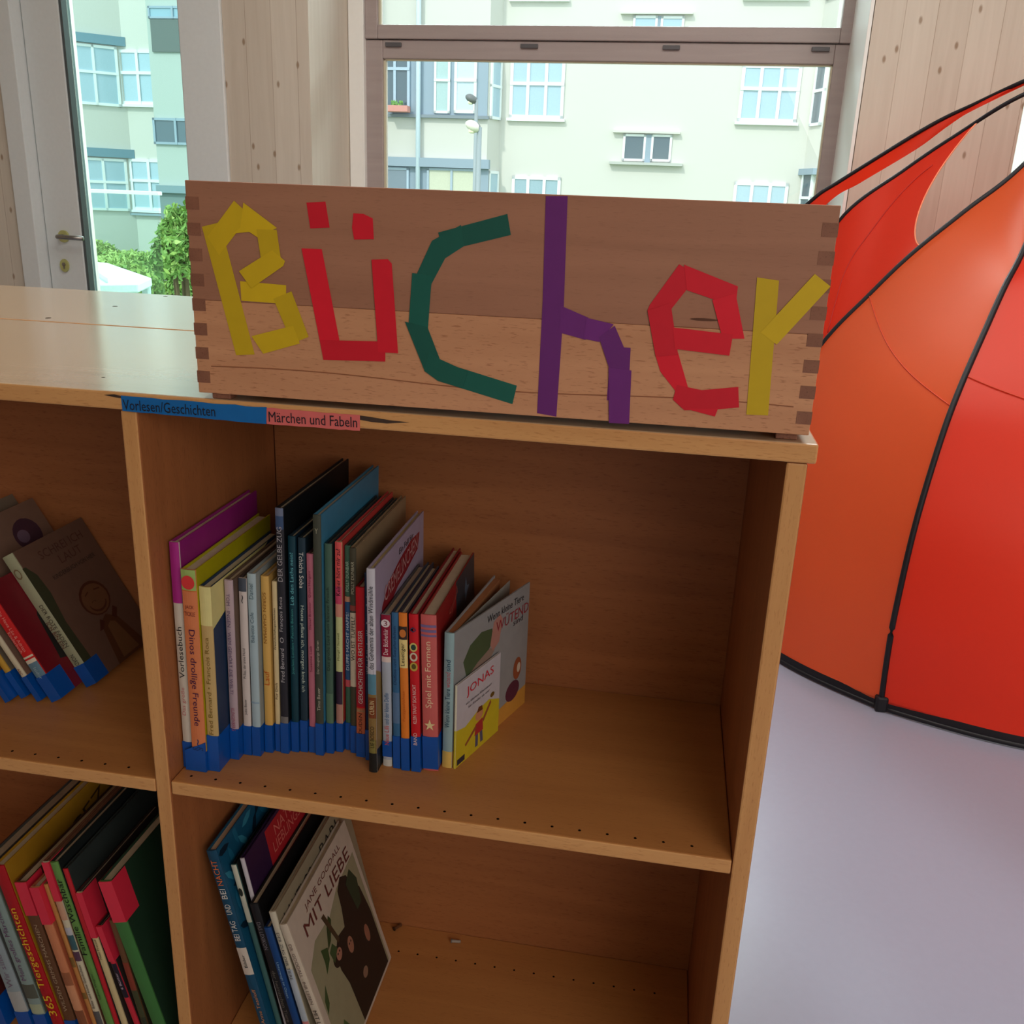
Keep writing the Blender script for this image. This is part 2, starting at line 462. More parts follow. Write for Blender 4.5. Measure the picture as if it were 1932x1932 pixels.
def disc_y(mb, cx, cz, y0, y1, rx, rz, n=28, mi=0):
    mb.prism([(cx + rx * cos(2 * pi * k / n), y0, cz + rz * sin(2 * pi * k / n)) for k in range(n)], (0, y1 - y0, 0), mi)
disc_y(w, hu, hz, DD - 0.021, DD - 0.011, 0.026, 0.026); w.build('handle_rosette', BRASSY, door, bevel=0.002)
w = MB(); w.tube([(hu, DD - 0.018, hz), (hu, DD - 0.055, hz), (hu + 0.006, DD - 0.066, hz), (hu + 0.02, DD - 0.07, hz), (hu + 0.13, DD - 0.068, hz - 0.002)], 0.0095, 12)
w.build('door_handle', STEEL, door, smooth=True)
ku, kz = wp(122, 501, DD - 0.015)
w = MB(); disc_y(w, ku, kz, DD - 0.019, DD - 0.011, 0.022, 0.028)
rk = w.build('key_rosette', BRASSY, door, bevel=0.002)
w = MB(); disc_y(w, ku, kz + 0.005, DD - 0.0225, DD - 0.0185, 0.008, 0.008); w.box(ku - 0.003, ku + 0.003, DD - 0.0225, DD - 0.0185, kz - 0.014, kz + 0.002); w.build('lock_cylinder', STEEL, rk)

# ------------------------------------------------------------------ outside: facade across the street
FY = 19.0
REND = mat((210, 208, 200), 0.9, name='cream_render', noise=0.03)
FRAME_W = mat((236, 240, 240), 0.5, noise=0.0)
GREYBLUE = mat((150, 166, 180), 0.6, noise=0.02)
PANE_L = mat((170, 196, 210), 0.15, spec=0.8, noise=0.05)
PANE_D = mat((84, 102, 112), 0.12, spec=0.8, noise=0.05)

def frect(x0, y0, x1, y1, d):
    u0, za = wp(x0, y1, d); u1, zb = wp(x1, y0, d)
    u0b, zc = wp(x0, y0, d); u1b, zd = wp(x1, y1, d)
    return (u0 + u0b) / 2, (u1 + u1b) / 2, (za + zd) / 2, (zb + zc) / 2

bld = thing('apartment_building', 'pale rendered apartment house with white casement windows and grey bays across the street', 'building', matrix=WM)
fu0 = wu(-900, 200, FY); fu1 = wu(2600, 200, FY)
w = MB(); w.box(fu0, fu1, FY, FY + 6, -3.5, 12); w.build('facade_wall', REND, bld)

def fwin(parent, px, d, cols=3, split=0.42, frame=FRAME_W, pane=PANE_L, fw=0.07, surround=True, out=0.05):
    u0, u1, z0, z1 = frect(*px, d)
    w = MB(); W = u1 - u0
    w.box(u0, u0 + fw, d - out, d - 0.001, z0, z1); w.box(u1 - fw, u1, d - out, d - 0.001, z0, z1)
    w.box(u0, u1, d - out, d - 0.001, z0, z0 + fw); w.box(u0, u1, d - out, d - 0.001, z1 - fw, z1)
    for k in range(1, cols): w.box(u0 + W * k / cols - fw / 2, u0 + W * k / cols + fw / 2, d - out - 0.01, d - 0.001, z0, z1)
    if split: w.box(u0, u1, d - out - 0.015, d - 0.001, z1 - (z1 - z0) * split - fw / 2, z1 - (z1 - z0) * split + fw / 2)
    if surround: w.box(u0 - 0.05, u1 + 0.05, d - out - 0.05, d - 0.001, z0 - 0.06, z0)
    f = w.build('window', frame, parent)
    w = MB(); w.box(u0 + 0.02, u1 - 0.02, d - out * 0.55, d - out * 0.4, z0 + 0.02, z1 - 0.02); w.build('pane', pane, f)
    return f

fwin(bld, (963, 110, 1065, 224), FY); fwin(bld, (1396, 122, 1508, 231), FY)
fwin(bld, (965, 333, 1056, 440), FY, pane=mat((150, 176, 186), 0.15, spec=0.8)); fwin(bld, (1380, 344, 1482, 452), FY)
fwin(bld, (968, -112, 1074, -2), FY); fwin(bld, (1412, -112, 1528, -4), FY)
for (x0, x1, y0, y1, pn) in ((1175, 1218, 253, 304, PANE_D), (1228, 1267, 254, 305, PANE_D), (1194, 1240, 30, 78, PANE_L), (1246, 1290, 31, 79, PANE_L)):
    fwin(bld, (x0, y0, x1, y1), FY, 1, 0, pane=pn, fw=0.05, surround=False, out=0.04)
def ledge(px, d, depth, m, name='ledge', parent=None):
    u0, u1, z0, z1 = frect(*px, d)
    w = MB(); w.box(u0, u1, d - depth, d - 0.0005, z0, z1); return w.build(name, m, parent or bld)
ledge((1157, 248, 1284, 252), FY, 0.12, REND, 'lintel'); ledge((1150, 307, 1288, 312), FY, 0.15, mat((188, 190, 184), 0.8), 'sill')
ledge((1172, 24, 1308, 28), FY, 0.12, REND, 'lintel'); ledge((1217, 254, 1229, 307), FY, 0.03, GREYBLUE, 'window_post')
ledge((1239, 31, 1247, 79), FY, 0.03, GREYBLUE, 'window_post')

# bays (oriels) at the left and right of the window view
def oriel(parent, x0, x1, d, dep, slant, side=True, z0=-3.5, z1=12):
    u0 = wu(x0, 200, d - dep); u1 = wu(x1, 200, d - dep)
    w = MB()
    w.prism([(u0 - slant, d - 0.001, z0), (u0, d - dep, z0), (u1, d - dep, z0), (u1 + slant, d - 0.001, z0)], (0, 0, z1 - z0))
    w.build('bay', REND, parent)
    return u0, u1
OD = 0.55
o_u0, o_u1 = oriel(bld, 560, 921, FY, OD, 0.17)
OF = FY - OD
def strip(px, depth, m, name, d=OF): return ledge(px, d, depth, m, name)
strip((560, 104, 921, 218), 0.03, GREYBLUE, 'bay_panel')
strip((560, 215, 923, 221), 0.10, mat((132, 142, 150), 0.6), 'bay_ledge')
strip((560, 296, 925, 313), 0.16, GREYBLUE, 'bay_cornice'); strip((560, 313, 921, 420), 0.03, GREYBLUE, 'bay_panel')
fwin(bld, (718, 96, 774, 208), OF - 0.03, 2, 0.3, mat((180, 198, 214), 0.5), PANE_D, 0.06, False)
fwin(bld, (820, 100, 850, 214), OF - 0.03, 1, 0.45, FRAME_W, mat((170, 196, 196), 0.2, spec=0.8), 0.05, False)
fwin(bld, (858, 100, 900, 214), OF - 0.03, 1, 0.45, FRAME_W, mat((196, 214, 226), 0.2, spec=0.8), 0.06, False)
fwin(bld, (722, 316, 772, 420), OF - 0.03, 1, 0.0, mat((180, 198, 214), 0.5), mat((120, 136, 148), 0.2, spec=0.8), 0.05, False)
fwin(bld, (806, 318, 899, 420), OF - 0.03, 2, 0.0, mat((170, 186, 200), 0.5), mat((206, 208, 186), 0.3), 0.05, False)
# narrow window on the slanted side of the bay
def side_window(parent, ua, ub, d0, d1, z0, z1, cols=1, pane=PANE_L, rows=2):
    a = Vector((ua, d0, 0)); b = Vector((ub, d1, 0)); t = (b - a); Ln = t.length; t.normalize(); nrm = Vector((t.y, -t.x, 0))
    if nrm.y > 0: nrm = -nrm
    M = basis(t, -nrm, a)
    w = MB(); fwid = 0.06
    w.box(0, fwid, -0.05, 0, z0, z1, M=M); w.box(Ln - fwid, Ln, -0.05, 0, z0, z1, M=M)
    w.box(0, Ln, -0.05, 0, z0, z0 + fwid, M=M); w.box(0, Ln, -0.05, 0, z1 - fwid, z1, M=M)
    for k in range(1, cols): w.box(Ln * k / cols - fwid / 2, Ln * k / cols + fwid / 2, -0.05, 0, z0, z1, M=M)
    w.box(0, Ln, -0.055, 0, z0 + (z1 - z0) * 0.55 - 0.03, z0 + (z1 - z0) * 0.55 + 0.03, M=M)
    f = w.build('window', FRAME_W, parent)
    w = MB(); w.box(0.03, Ln - 0.03, -0.03, -0.02, z0 + 0.03, z1 - 0.03, M=M); w.build('pane', pane, f)
z0, z1 = wp(930, 224, FY - 0.5)[1], wp(930, 108, FY - 0.5)[1]
side_window(bld, o_u1 + 0.02, o_u1 + 0.155, FY - OD + 0.06, FY - 0.06, z0, z1)
z0, z1 = wp(930, 420, FY - 0.5)[1], wp(930, 322, FY - 0.5)[1]
side_window(bld, o_u1 + 0.02, o_u1 + 0.155, FY - OD + 0.06, FY - 0.06, z0, z1)
r_u0, r_u1 = oriel(bld, 1558, 1800, FY, OD, 0.24)
for (ya, yb) in ((236, 112), (436, 322), (-8, -120)):
    z0, z1 = wp(1540, ya, FY - 0.5)[1], wp(1540, yb, FY - 0.5)[1]
    side_window(bld, r_u0 - 0.215, r_u0 - 0.03, FY - 0.07, FY - OD + 0.07, z0, z1, 1, PANE_D)
zz0, zz1 = wp(1540, 330, FY - 0.5)[1], wp(1540, 318, FY - 0.5)[1]
w = MB(); w.prism([(r_u0 - 0.34, FY - 0.002, zz0), (r_u0 - 0.1, FY - OD - 0.12, zz0), (r_u0 + 2.4, FY - OD - 0.12, zz0), (r_u0 + 2.4, FY - 0.002, zz0)], (0, 0, zz1 - zz0)); w.build('bay_cornice', GREYBLUE, bld)
# downpipe and flower box
w = MB(); pu = wu(789, 200, OF - 0.12); w.tube([(pu, OF - 0.12, -3.4), (pu, OF - 0.12, 12)], 0.055, 10); w.build('downpipe', mat((204, 220, 230), 0.5), bld, smooth=True)
u0, u1, z0, z1 = frect(729, 199, 770, 211, OF - 0.3)
fb = thing('flower_box', 'terracotta pink flower box on the window ledge of the pale bay', 'flower box', matrix=WM)
w = MB(); w.box(u0, u1, OF - 0.36, OF - 0.12, z0, z1); w.build('planter', mat((214, 150, 140), 0.7), fb, bevel=0.01)
random.seed(4)
w = MB()
for k in range(40):
    c_ = Vector((random.uniform(u0 + 0.1, u1 - 0.15), OF - 0.24 + random.uniform(-0.06, 0.06), z1 + random.uniform(0, 0.08))); a = random.uniform(0, 6.28)
    w.prism([c_ + Vector((0.03 * cos(a), 0.02 * sin(a), 0)), c_ + Vector((0, 0, 0.04)), c_ - Vector((0.03 * cos(a), 0.02 * sin(a), 0))], (0.004, 0.004, 0))
w.build('plants', mat((120, 170, 90), 0.7), fb)

# bays seen through the door
d2_u0, d2_u1 = oriel(bld, -240, 128, FY, 0.9, 1.0)
for (ya, yb, wa, wbb) in ((198, 84, 196, 96), (395, 297, 396, 300)):
    z0, z1 = wp(155, ya, FY - 0.45)[1], wp(155, yb, FY - 0.45)[1]
    side_window(bld, d2_u1 + 0.08, d2_u1 + 0.9, FY - 0.83, FY - 0.09, z0, z1, 2, PANE_L)
    w = MB(); zz = z1 + 0.03
    w.prism([(d2_u1 - 3, FY - 1.05, zz), (d2_u1, FY - 1.05, zz), (d2_u1 + 1.1, FY - 0.01, zz), (d2_u1 - 3, FY - 0.01, zz)], (0, 0, 0.2)); w.build('bay_cornice', mat((120, 152, 168), 0.6), bld)
fwin(bld, (196, 94, 296, 197), FY); fwin(bld, (218, 300, 318, 396), FY)
ledge((110, 400, 330, 404), FY, 0.1, GREYBLUE, 'ledge')

# grey house added for the offset reflection in the door glass
ND = 16.5
nb = thing('reflection_house', 'grey banded house with dark ribbon windows standing in for a reflection in the glass door', 'building', matrix=WM)
nu0 = wu(289, 200, ND); nu1 = wu(600, 200, ND)
w = MB(); w.box(nu0, nu1, ND, ND + 1.3, -3.5, 8); w.build('facade_wall', mat((178, 186, 180), 0.9), nb)
def nled(px, dep, m, name): return ledge(px, ND, dep, m, name, nb)
nled((287, 37, 420, 99), 0.04, mat((104, 112, 110), 0.8), 'dark_band')
nled((300, 352, 440, 366), 0.12, mat((128, 150, 158), 0.7), 'ledge')
nled((305, 366, 460, 432), 0.03, mat((120, 140, 140), 0.7), 'dark_band')
fwin(nb, (281, 12, 420, 36), ND, 3, 0, GREYBLUE, mat((140, 172, 188), 0.2, spec=0.8), 0.04, False)
fwin(nb, (291, 224, 420, 274), ND, 3, 0, GREYBLUE, PANE_D, 0.05, False)

# street lamp, and a second one for its doubled reflection
def street_lamp(px_head, px_pole_top, px_pole_bot, d, label, col):
    t = thing('street_lamp', label, 'street lamp', matrix=WM)
    pu_, pz_ = wp(*px_pole_top, d); bu, bz = wp(*px_pole_bot, d)
    w = MB(); w.tube([(pu_, d, -2.8), (pu_, d, pz_)], 0.035, 10); w.build('pole', mat((150, 160, 162), 0.5), t, smooth=True)
    hu_, hz_ = wp(*px_head, d)
    w = MB(); n = 14; L_ = abs(pu_ - hu_) * 2.0
    rings = []
    for i in range(n + 1):
        f_ = i / n; x = hu_ - L_ * 0.5 + L_ * f_; rr = 0.11 * math.sqrt(max(0.02, sin(pi * min(0.98, max(0.02, f_ * 0.9 + 0.03)))))
        rings.append([(x, d + rr * cos(2 * pi * k / 12), hz_ + rr * 0.75 * sin(2 * pi * k / 12) - 0.06 * f_) for k in range(13)])
    w.grid(rings); w.build('lamp_head', mat(col, 0.4), t, smooth=True)
    w = MB(); w.box(hu_ - L_ * 0.25, hu_ + L_ * 0.15, d - 0.06, d + 0.06, hz_ - 0.13, hz_ - 0.06); w.build('lamp_lens', mat((236, 232, 200), 0.2), t, bevel=0.02)
    w = MB(); w.tube([(pu_, d, pz_ - 0.02), (pu_ - 0.01, d, hz_ - 0.02), (hu_ + L_ * 0.3, d, hz_)], 0.02, 8); w.build('lamp_arm', mat((120, 124, 124), 0.5), t)
    return t
street_lamp((892, 234), (905, 240), (905, 380), 11.0, 'street lamp with white drop-shaped head on a slim grey pole', (226, 222, 206))
street_lamp((889, 183), (899, 188), (899, 300), 15.0, 'smaller dark-headed street lamp standing in for the doubled reflection of the first lamp', (110, 112, 112))  # lamp added to stand for a reflected image

# ground, planting, canopy and railing below the door
gm = mat((96, 128, 62), 0.95, name='lawn', noise=0.12)
o = boxobj('ground', -40, 40, 3.5, 60, -3.6, -3.0, gm); o['kind'] = 'structure'
LEAF = [mat((160, 186, 92), 0.7, noise=0.1), mat((122, 158, 76), 0.7, noise=0.1), mat((184, 206, 118), 0.7, noise=0.1)]
def bush(cx, cy, cz, rx, ry, rz, n, label, seed, li):
    random.seed(seed)
    t = thing('bush', label, 'bush', group=None, matrix=WM)
    w = MB()
    for k in range(n):
        a = random.uniform(0, 2 * pi); e = random.uniform(-0.35, 1) ; e = math.asin(max(-1, min(1, e)))
        r = random.uniform(0.72, 1.08) * (1 + 0.15 * sin(5 * a + seed) * cos(3 * e))
        p = Vector((cx + rx * r * cos(e) * cos(a), cy + ry * r * cos(e) * sin(a), cz + rz * r * sin(e)))
        s = random.uniform(0.035, 0.085)
        d1 = Vector((random.gauss(0, 1), random.gauss(0, 1), random.gauss(0, 1))).normalized(); d2 = d1.cross(Vector((random.gauss(0, 1), random.gauss(0, 1), random.gauss(0, 1)))).normalized()
        w.add([p - d1 * s, p + d2 * s * 0.45, p + d1 * s, p - d2 * s * 0.45], [(0, 1, 2, 3)], random.choice((0, 1, 2)) if random.random() < 0.4 else li)
    w.build('foliage', LEAF, t, fix=False)
    w = MB()
    for k in range(7):
        a = k * 0.9
        w.tube([(cx + 0.1 * cos(a), cy + 0.1 * sin(a), -3.0), (cx + rx * 0.5 * cos(a), cy + ry * 0.5 * sin(a), cz - rz * 0.2), (cx + rx * 0.8 * cos(a), cy + ry * 0.8 * sin(a), cz + rz * 0.4)], [0.05, 0.03, 0.012], 6)
    w.build('branches', mat((104, 84, 60), 0.9), t)
for k, (px, py, d, rx, rz, n, li, lab) in enumerate((
        (222, 556, 11.6, 0.75, 0.50, 5200, 0, 'yellow-green bush low in the door view, left one of the front pair'),
        (312, 560, 13.4, 0.80, 0.72, 5200, 1, 'mid-green bush low in the door view beside the wooden box'),
        (262, 508, 15.2, 1.0, 0.34, 4200, 2, 'pale green bush behind the pair at the foot of the facade'),
        (352, 486, 10.0, 0.34, 0.72, 4200, 1, 'tall dark green shrub climbing in front of the grey reflection block'),
        (176, 486, 16.9, 0.55, 0.36, 2600, 2, 'small pale bush below the left bay, beside the door stile'))):
    u_, z_ = wp(px, py, d); bush(u_, d, z_, rx, 0.6, rz, n, lab, 11 + k, li)
cn = thing('shed_canopy', 'flat white canopy roof on thin posts below the glass door', 'canopy', matrix=WM)
zc = 0.62
def atzw(x, y, z):
    p = at_z(x, y, z) - WO; return Vector((p.dot(WU), p.dot(WN), z))
poly = [atzw(160, 506, zc), atzw(206, 511, zc), atzw(287, 541, zc), atzw(262, 553, zc), atzw(160, 556, zc)]
w = MB(); w.prism(poly, (0, 0, 0.06)); w.build('roof_slab', mat((214, 220, 216), 0.7), cn, bevel=0.01)
w = MB(); q = [atzw(168, 512, zc), atzw(214, 548, zc), atzw(206, 553, zc), atzw(164, 522, zc)]
w.prism([v + Vector((0, 0, 0.06)) for v in q], (0, 0, 0.03)); w.build('roof_edge', mat((238, 242, 240), 0.6), cn)
cc = sum(poly, Vector()) / 5
for p in (poly[1], poly[2], poly[4]):
    q_ = cc.lerp(p, 0.85); w = MB(); w.tube([(q_.x, q_.y, -3.0), (q_.x, q_.y, zc)], 0.03, 8); w.build('post', mat((190, 196, 196), 0.5), cn)
rl = thing('balcony_railing', 'glass balcony railing with thin white top rail outside the glass door', 'railing', matrix=WM)
RD = 1.3
(ra, rz0), (rb, rz1) = wp(100, 357, RD), wp(302, 362, RD)
w = MB(); w.box(ra - 0.6, rb, RD - 0.02, RD + 0.02, rz0 - 0.010, rz0 + 0.010); w.build('top_rail', FRAME_W, rl, bevel=0.003)
w = MB(); w.box(ra - 0.6, rb - 0.02, RD - 0.005, RD + 0.005, rz0 - 0.9, rz0 - 0.012); w.build('glass_panel', glass_mat('railing_glass', (0.90, 0.97, 0.96)), rl)
w = MB(); w.box(ra - 0.6, ra - 0.57, RD - 0.018, RD + 0.018, -0.15, rz0 - 0.01)
w.build('rail_post', mat((190, 200, 200), 0.4), rl)
bal = MB(); bal.box(ra - 0.8, rb + 0.1, WT + 0.01, RD + 0.1, -0.22, -0.10)
o = bal.build('balcony_slab', mat((180, 182, 178), 0.9), matrix=WM); o['kind'] = 'structure'

# ------------------------------------------------------------------ bookcases
TT = 0.019; W = 0.672; TD = 0.0192; PX = 0.0202; BX = 0.0273; D = 0.349; YS = 0.447; YB = 0.893
ZS = H - 0.4792; ZL = H - 0.9657; TS = 0.0187
SHELF_MATS = [BEECH_SHELF, BEECH_EDGE, DARKGAP]
def hole(mb, x, y, z, r=0.0034, mi=2):
    n = 10; mb.prism([(x + r * cos(2 * pi * k / n), y + r * sin(2 * pi * k / n), z - 0.004) for k in range(n)], (0, 0, 0.0042), mi)

def bookcase(label, y0, y1, sgn, x_lefts, front):
    """y0: front plane, y1: back plane (sgn -1 = mirrored unit standing back to back)"""
    t = thing('bookcase', label, 'bookcase', (0, 0, 0))
    x_end = x_lefts[-1]
    b = MB(); yy0, yy1 = (y0 - 0.002, y1) if sgn > 0 else (y0 + 0.0025, y1 + 0.002)
    b.box(x_end - TD - 0.03, BX, yy0, yy1, H - TT - 0.0005, H)
    if front:
        for (px_, py_) in ((195, 712),): p = at_z(px_, py_, H); hole(b, p.x, p.y, H, 0.004, 2)
    else:
        for (px_, py_) in ((91, 600), (217, 578), (312, 559)): p = at_z(px_, py_, H); hole(b, p.x, p.y, H, 0.0065, 2)
    top = b.build('top_board', [BEECH_TOP, BEECH_EDGE, DARKGAP], t, bevel=0.004)
    for p in top.data.polygons:
        if p.material_index == 0 and abs(p.normal.z) < 0.5: p.material_index = 1
    zt = H - TT - 0.001
    lo, hi = (0.0, D) if sgn > 0 else (y1 - D, y1)
    lo_full, hi_full = (y0, y1 - 0.002) if sgn > 0 else (y0 + 0.004, y1)
    # side panels and dividers
    xs = [(0.0, PX)] + [(x - TD, x) for x in x_lefts]
    for k, (a, b_) in enumerate(xs):
        edge = k in (0, len(xs) - 1)
        m_ = MB(); m_.box(a, b_, lo_full if edge else lo, hi_full if edge else hi, 0.0 if edge else 0.06, zt)
        o = m_.build('side_panel' if edge else 'divider', [BEECH_PANEL_V, BEECH_EDGE_V], t, bevel=0.0022)
        for p in o.data.polygons:
            if abs(p.normal.y) > 0.7: p.material_index = 1
    # shelves and back panels per bay
    rights = [0.0] + [x - TD for x in x_lefts[:-1]]
    for k, (xr, xl) in enumerate(zip(rights, x_lefts)):
        ed = 0.0006
        for z in (ZS, ZL):
            m_ = MB(); a, b_ = xl + ed, xr - ed
            m_.box(a, b_, lo + (0.0008 if sgn > 0 else 0), hi - (0 if sgn > 0 else 0.0008), z - TS, z)
            if sgn > 0:
                n = int((b_ - a - 0.03) / 0.032)
                for q in range(n + 1):
                    hx = b_ - 0.012 - 0.032 * (q + 1) if z == ZS else b_ - 0.02 - 0.032 * (q + 1)
                    if hx > a + 0.01:
                        hole(m_, hx, 0.0165 if z == ZS else 0.29, z)
            o = m_.build('shelf_board', SHELF_MATS, t, bevel=0.002)
            for p in o.data.polygons:
                if p.material_index == 0 and abs(p.normal.y) > 0.7: p.material_index = 1
        m_ = MB()
        if sgn > 0: m_.box(xl + 0.0003, xr - 0.0003, D, D + 0.008, 0.06, zt)
        else: m_.box(xl + 0.0003, xr - 0.0003, lo - 0.008, lo, 0.06, zt)
        m_.build('back_panel', BEECH_DARK_PANEL, t)
        m_ = MB(); pl = lo + 0.02 if sgn > 0 else hi - 0.04
        m_.box(xl + 0.001, xr - 0.001, pl, pl + 0.018, 0, ZL - TS - 0.0006)
        m_.build('plinth', BEECH_EDGE, t)
    return t

XLS = [-W, -2 * W - TD, -3 * W - 2 * TD]
bc = bookcase('beech bookcase of open compartments holding the picture books, nearest the camera', 0.0, YS - 0.0035, 1, XLS, True)
bc2 = bookcase('second beech bookcase standing back to back behind the book-filled one', YS + 0.001, YB, -1, XLS, False)

# chipped dark marks on the front edge of the top board
def front_poly(pts, y, z_off=0):
    return [at_y(px_, py_, y) for px_, py_ in pts]
for pts in (((196, 745), (215, 744), (232, 748), (232, 752), (214, 749)), ((679, 784), (700, 787), (735, 793), (772, 797), (730, 799), (700, 796), (679, 792))):
    b = MB(); b.prism(front_poly(pts, -0.0026), (0, 0.0005, 0)); b.build('chipped_mark', mat((66, 50, 40), 0.8, noise=0.2), bc)
# label strips
def label_strip(name, corners, col, text, tcorn, label):
    b = MB(); n = 14
    tl, tr, br, bl = [at_y(*c_, -0.0028) for c_ in corners]
    random.seed(len(text))
    top_ = [tl.lerp(tr, i / n) + Vector((0, 0, random.uniform(-0.0006, 0.0006))) for i in range(n + 1)]
    bot_ = [bl.lerp(br, i / n) + Vector((0, 0, random.uniform(-0.0004, 0.0004))) for i in range(n + 1)]
    b.prism(top_ + bot_[::-1], (0, 0.0005, 0))
    o = b.build(name, mat(col, 0.35, noise=0.05), bc)
    o['label'] = label
    a = at_y(*tcorn[0], -0.0032); c_ = at_y(*tcorn[1], -0.0032)
    x = (c_ - a); wdt = x.length; x.normalize(); z = x.cross(Vector((0, 1, 0))); z = -z if z.z < 0 else z
    hgt = tcorn[2]
    ctr = (a + c_) / 2
    lettering(o, text, wdt, hgt, (26, 26, 36), basis(x, z, ctr + Vector((0, -0.0002, 0))), 'lettering')
    return o
label_strip('label_strip', ((228, 747), (503, 769), (502, 800), (231, 775)), (18, 108, 180), 'Vorlesen/Geschichten', ((232, 763), (406, 776), 0.0112), 'blue label strip lettered in black')
label_strip('label_strip', ((503, 769), (679, 784), (679, 813), (503, 800)), (226, 112, 108), 'Märchen und Fabeln', ((507, 786), (674, 797), 0.0108), 'pink label strip lettered in black')

# shelf pins lying on the lower board
for (px_, py_, col, lab, ang) in ((860, 1779, (196, 190, 180), 'small metal shelf pin lying on the lower shelf board', 0.1), (750, 1752, (104, 66, 40), 'small brown shelf pin near the back of the lower shelf', 0.9)):
    p = at_z(px_, py_, ZL)
    t = thing('shelf_pin', lab, 'shelf pin', (p.x, p.y, ZL + 0.0036))
    w = MB(); dx = Vector((cos(ang), sin(ang), 0))
    w.tube([-dx * 0.006, dx * 0.008], 0.0026, 10); w.build('pin', mat(col, 0.35, 0.6 if col[2] > 100 else 0.1, noise=0.02), t, smooth=False)
    w = MB(); w.tube([-dx * 0.008, -dx * 0.006], 0.0035, 12); w.build('collar', mat([c_ * 0.6 for c_ in col], 0.4, noise=0.02), t)

# ------------------------------------------------------------------ wooden box with the word "Bücher"
BY = -0.006; BYAW = 0.0157
bz0 = H + 0.0068
bl_ = at_y(376, 740, BY); bwid = 0.6147; bhei = 0.2076
BW0 = Vector((-0.5966, BY, bz0)); BXD = Vector((cos(BYAW), sin(BYAW), 0)); BYD = Vector((-sin(BYAW), cos(BYAW), 0))
BM = basis(BXD, BYD, BW0)
box = thing('wooden_box', 'finger-jointed beech box lettered with coloured paper strips, standing on the bookcase', 'box', matrix=BM)
BD = 0.155; BT = 0.0125; ZSPL = bhei * 0.455
b = MB()
def splitz(x): return bhei * 0.455 - (x / bwid - 0.5) * 0.004
b.box(0.0005, bwid - 0.0005, 0, BT, ZSPL, bhei, 0); b.box(0.0005, bwid - 0.0005, 0, BT, 0, ZSPL - 0.0001, 1)
b.build('front_panel', [BOX_UPPER, BOX_LOWER], box, bevel=0.0008)
b = MB(); b.box(0.0005, bwid - 0.0005, BD - BT, BD, 0, bhei); b.build('back_panel', BOX_LOWER, box, bevel=0.001)
for (xa, xb) in ((0, BT * 1.6), (bwid - BT * 1.6, bwid)):
    b = MB(); b.box(xa if xa == 0 else xb - BT, xa + BT if xa == 0 else xb, BT, BD - BT, 0, bhei)
    nf = 8; pitch = bhei / (nf + 0.55)
    for k in range(nf):
        za = pitch * (k + 0.52) - 0.002; zb = za + pitch * 0.5
        b.box(xa if xa == 0 else xb - BT * 1.12, xa + BT * 1.12 if xa == 0 else xb, -0.0003, BT, za, zb)
    b.build('side_panel', BOX_END, box)
b = MB(); b.box(BT, bwid - BT, BT, BD - BT, 0.001, 0.007); b.build('box_floor', BOX_LOWER, box)
for xx in (0.012, bwid - 0.03):
    for yy in (0.006, BD - 0.024):
        b = MB(); b.box(xx, xx + 0.02, yy, yy + 0.018, -0.0066, 0.0002); b.build('foot', BOX_END, box, bevel=0.001)

# dark growth line low on the front board
b = MB()
pts_t = []; pts_b = []
for i in range(31):
    f_ = i / 30; z = 0.028 + 0.0025 * sin(f_ * 9) - 0.006 * f_ + (0.006 if f_ > 0.45 else 0) * (f_ - 0.45)
    pts_t.append((0.016 + f_ * (bwid - 0.034), -0.0004, z + 0.0007)); pts_b.append((0.016 + f_ * (bwid - 0.034), -0.0004, z - 0.0003))
b.prism(pts_t + pts_b[::-1], (0, 0.0004, 0)); b.build('growth_line', mat((150, 92, 60), 0.6, noise=0.15), box)
b = MB(); cpt = BM.inverted() @ at_plane(1328, 603, BW0, BYD)
b.prism([(cpt.x + 0.013 * cos(a * pi / 6), -0.0004, cpt.z + 0.0013 * sin(a * pi / 6)) for a in range(12)], (0, 0.0004, 0)); b.build('knot', mat((96, 58, 38), 0.7, noise=0.15), box)

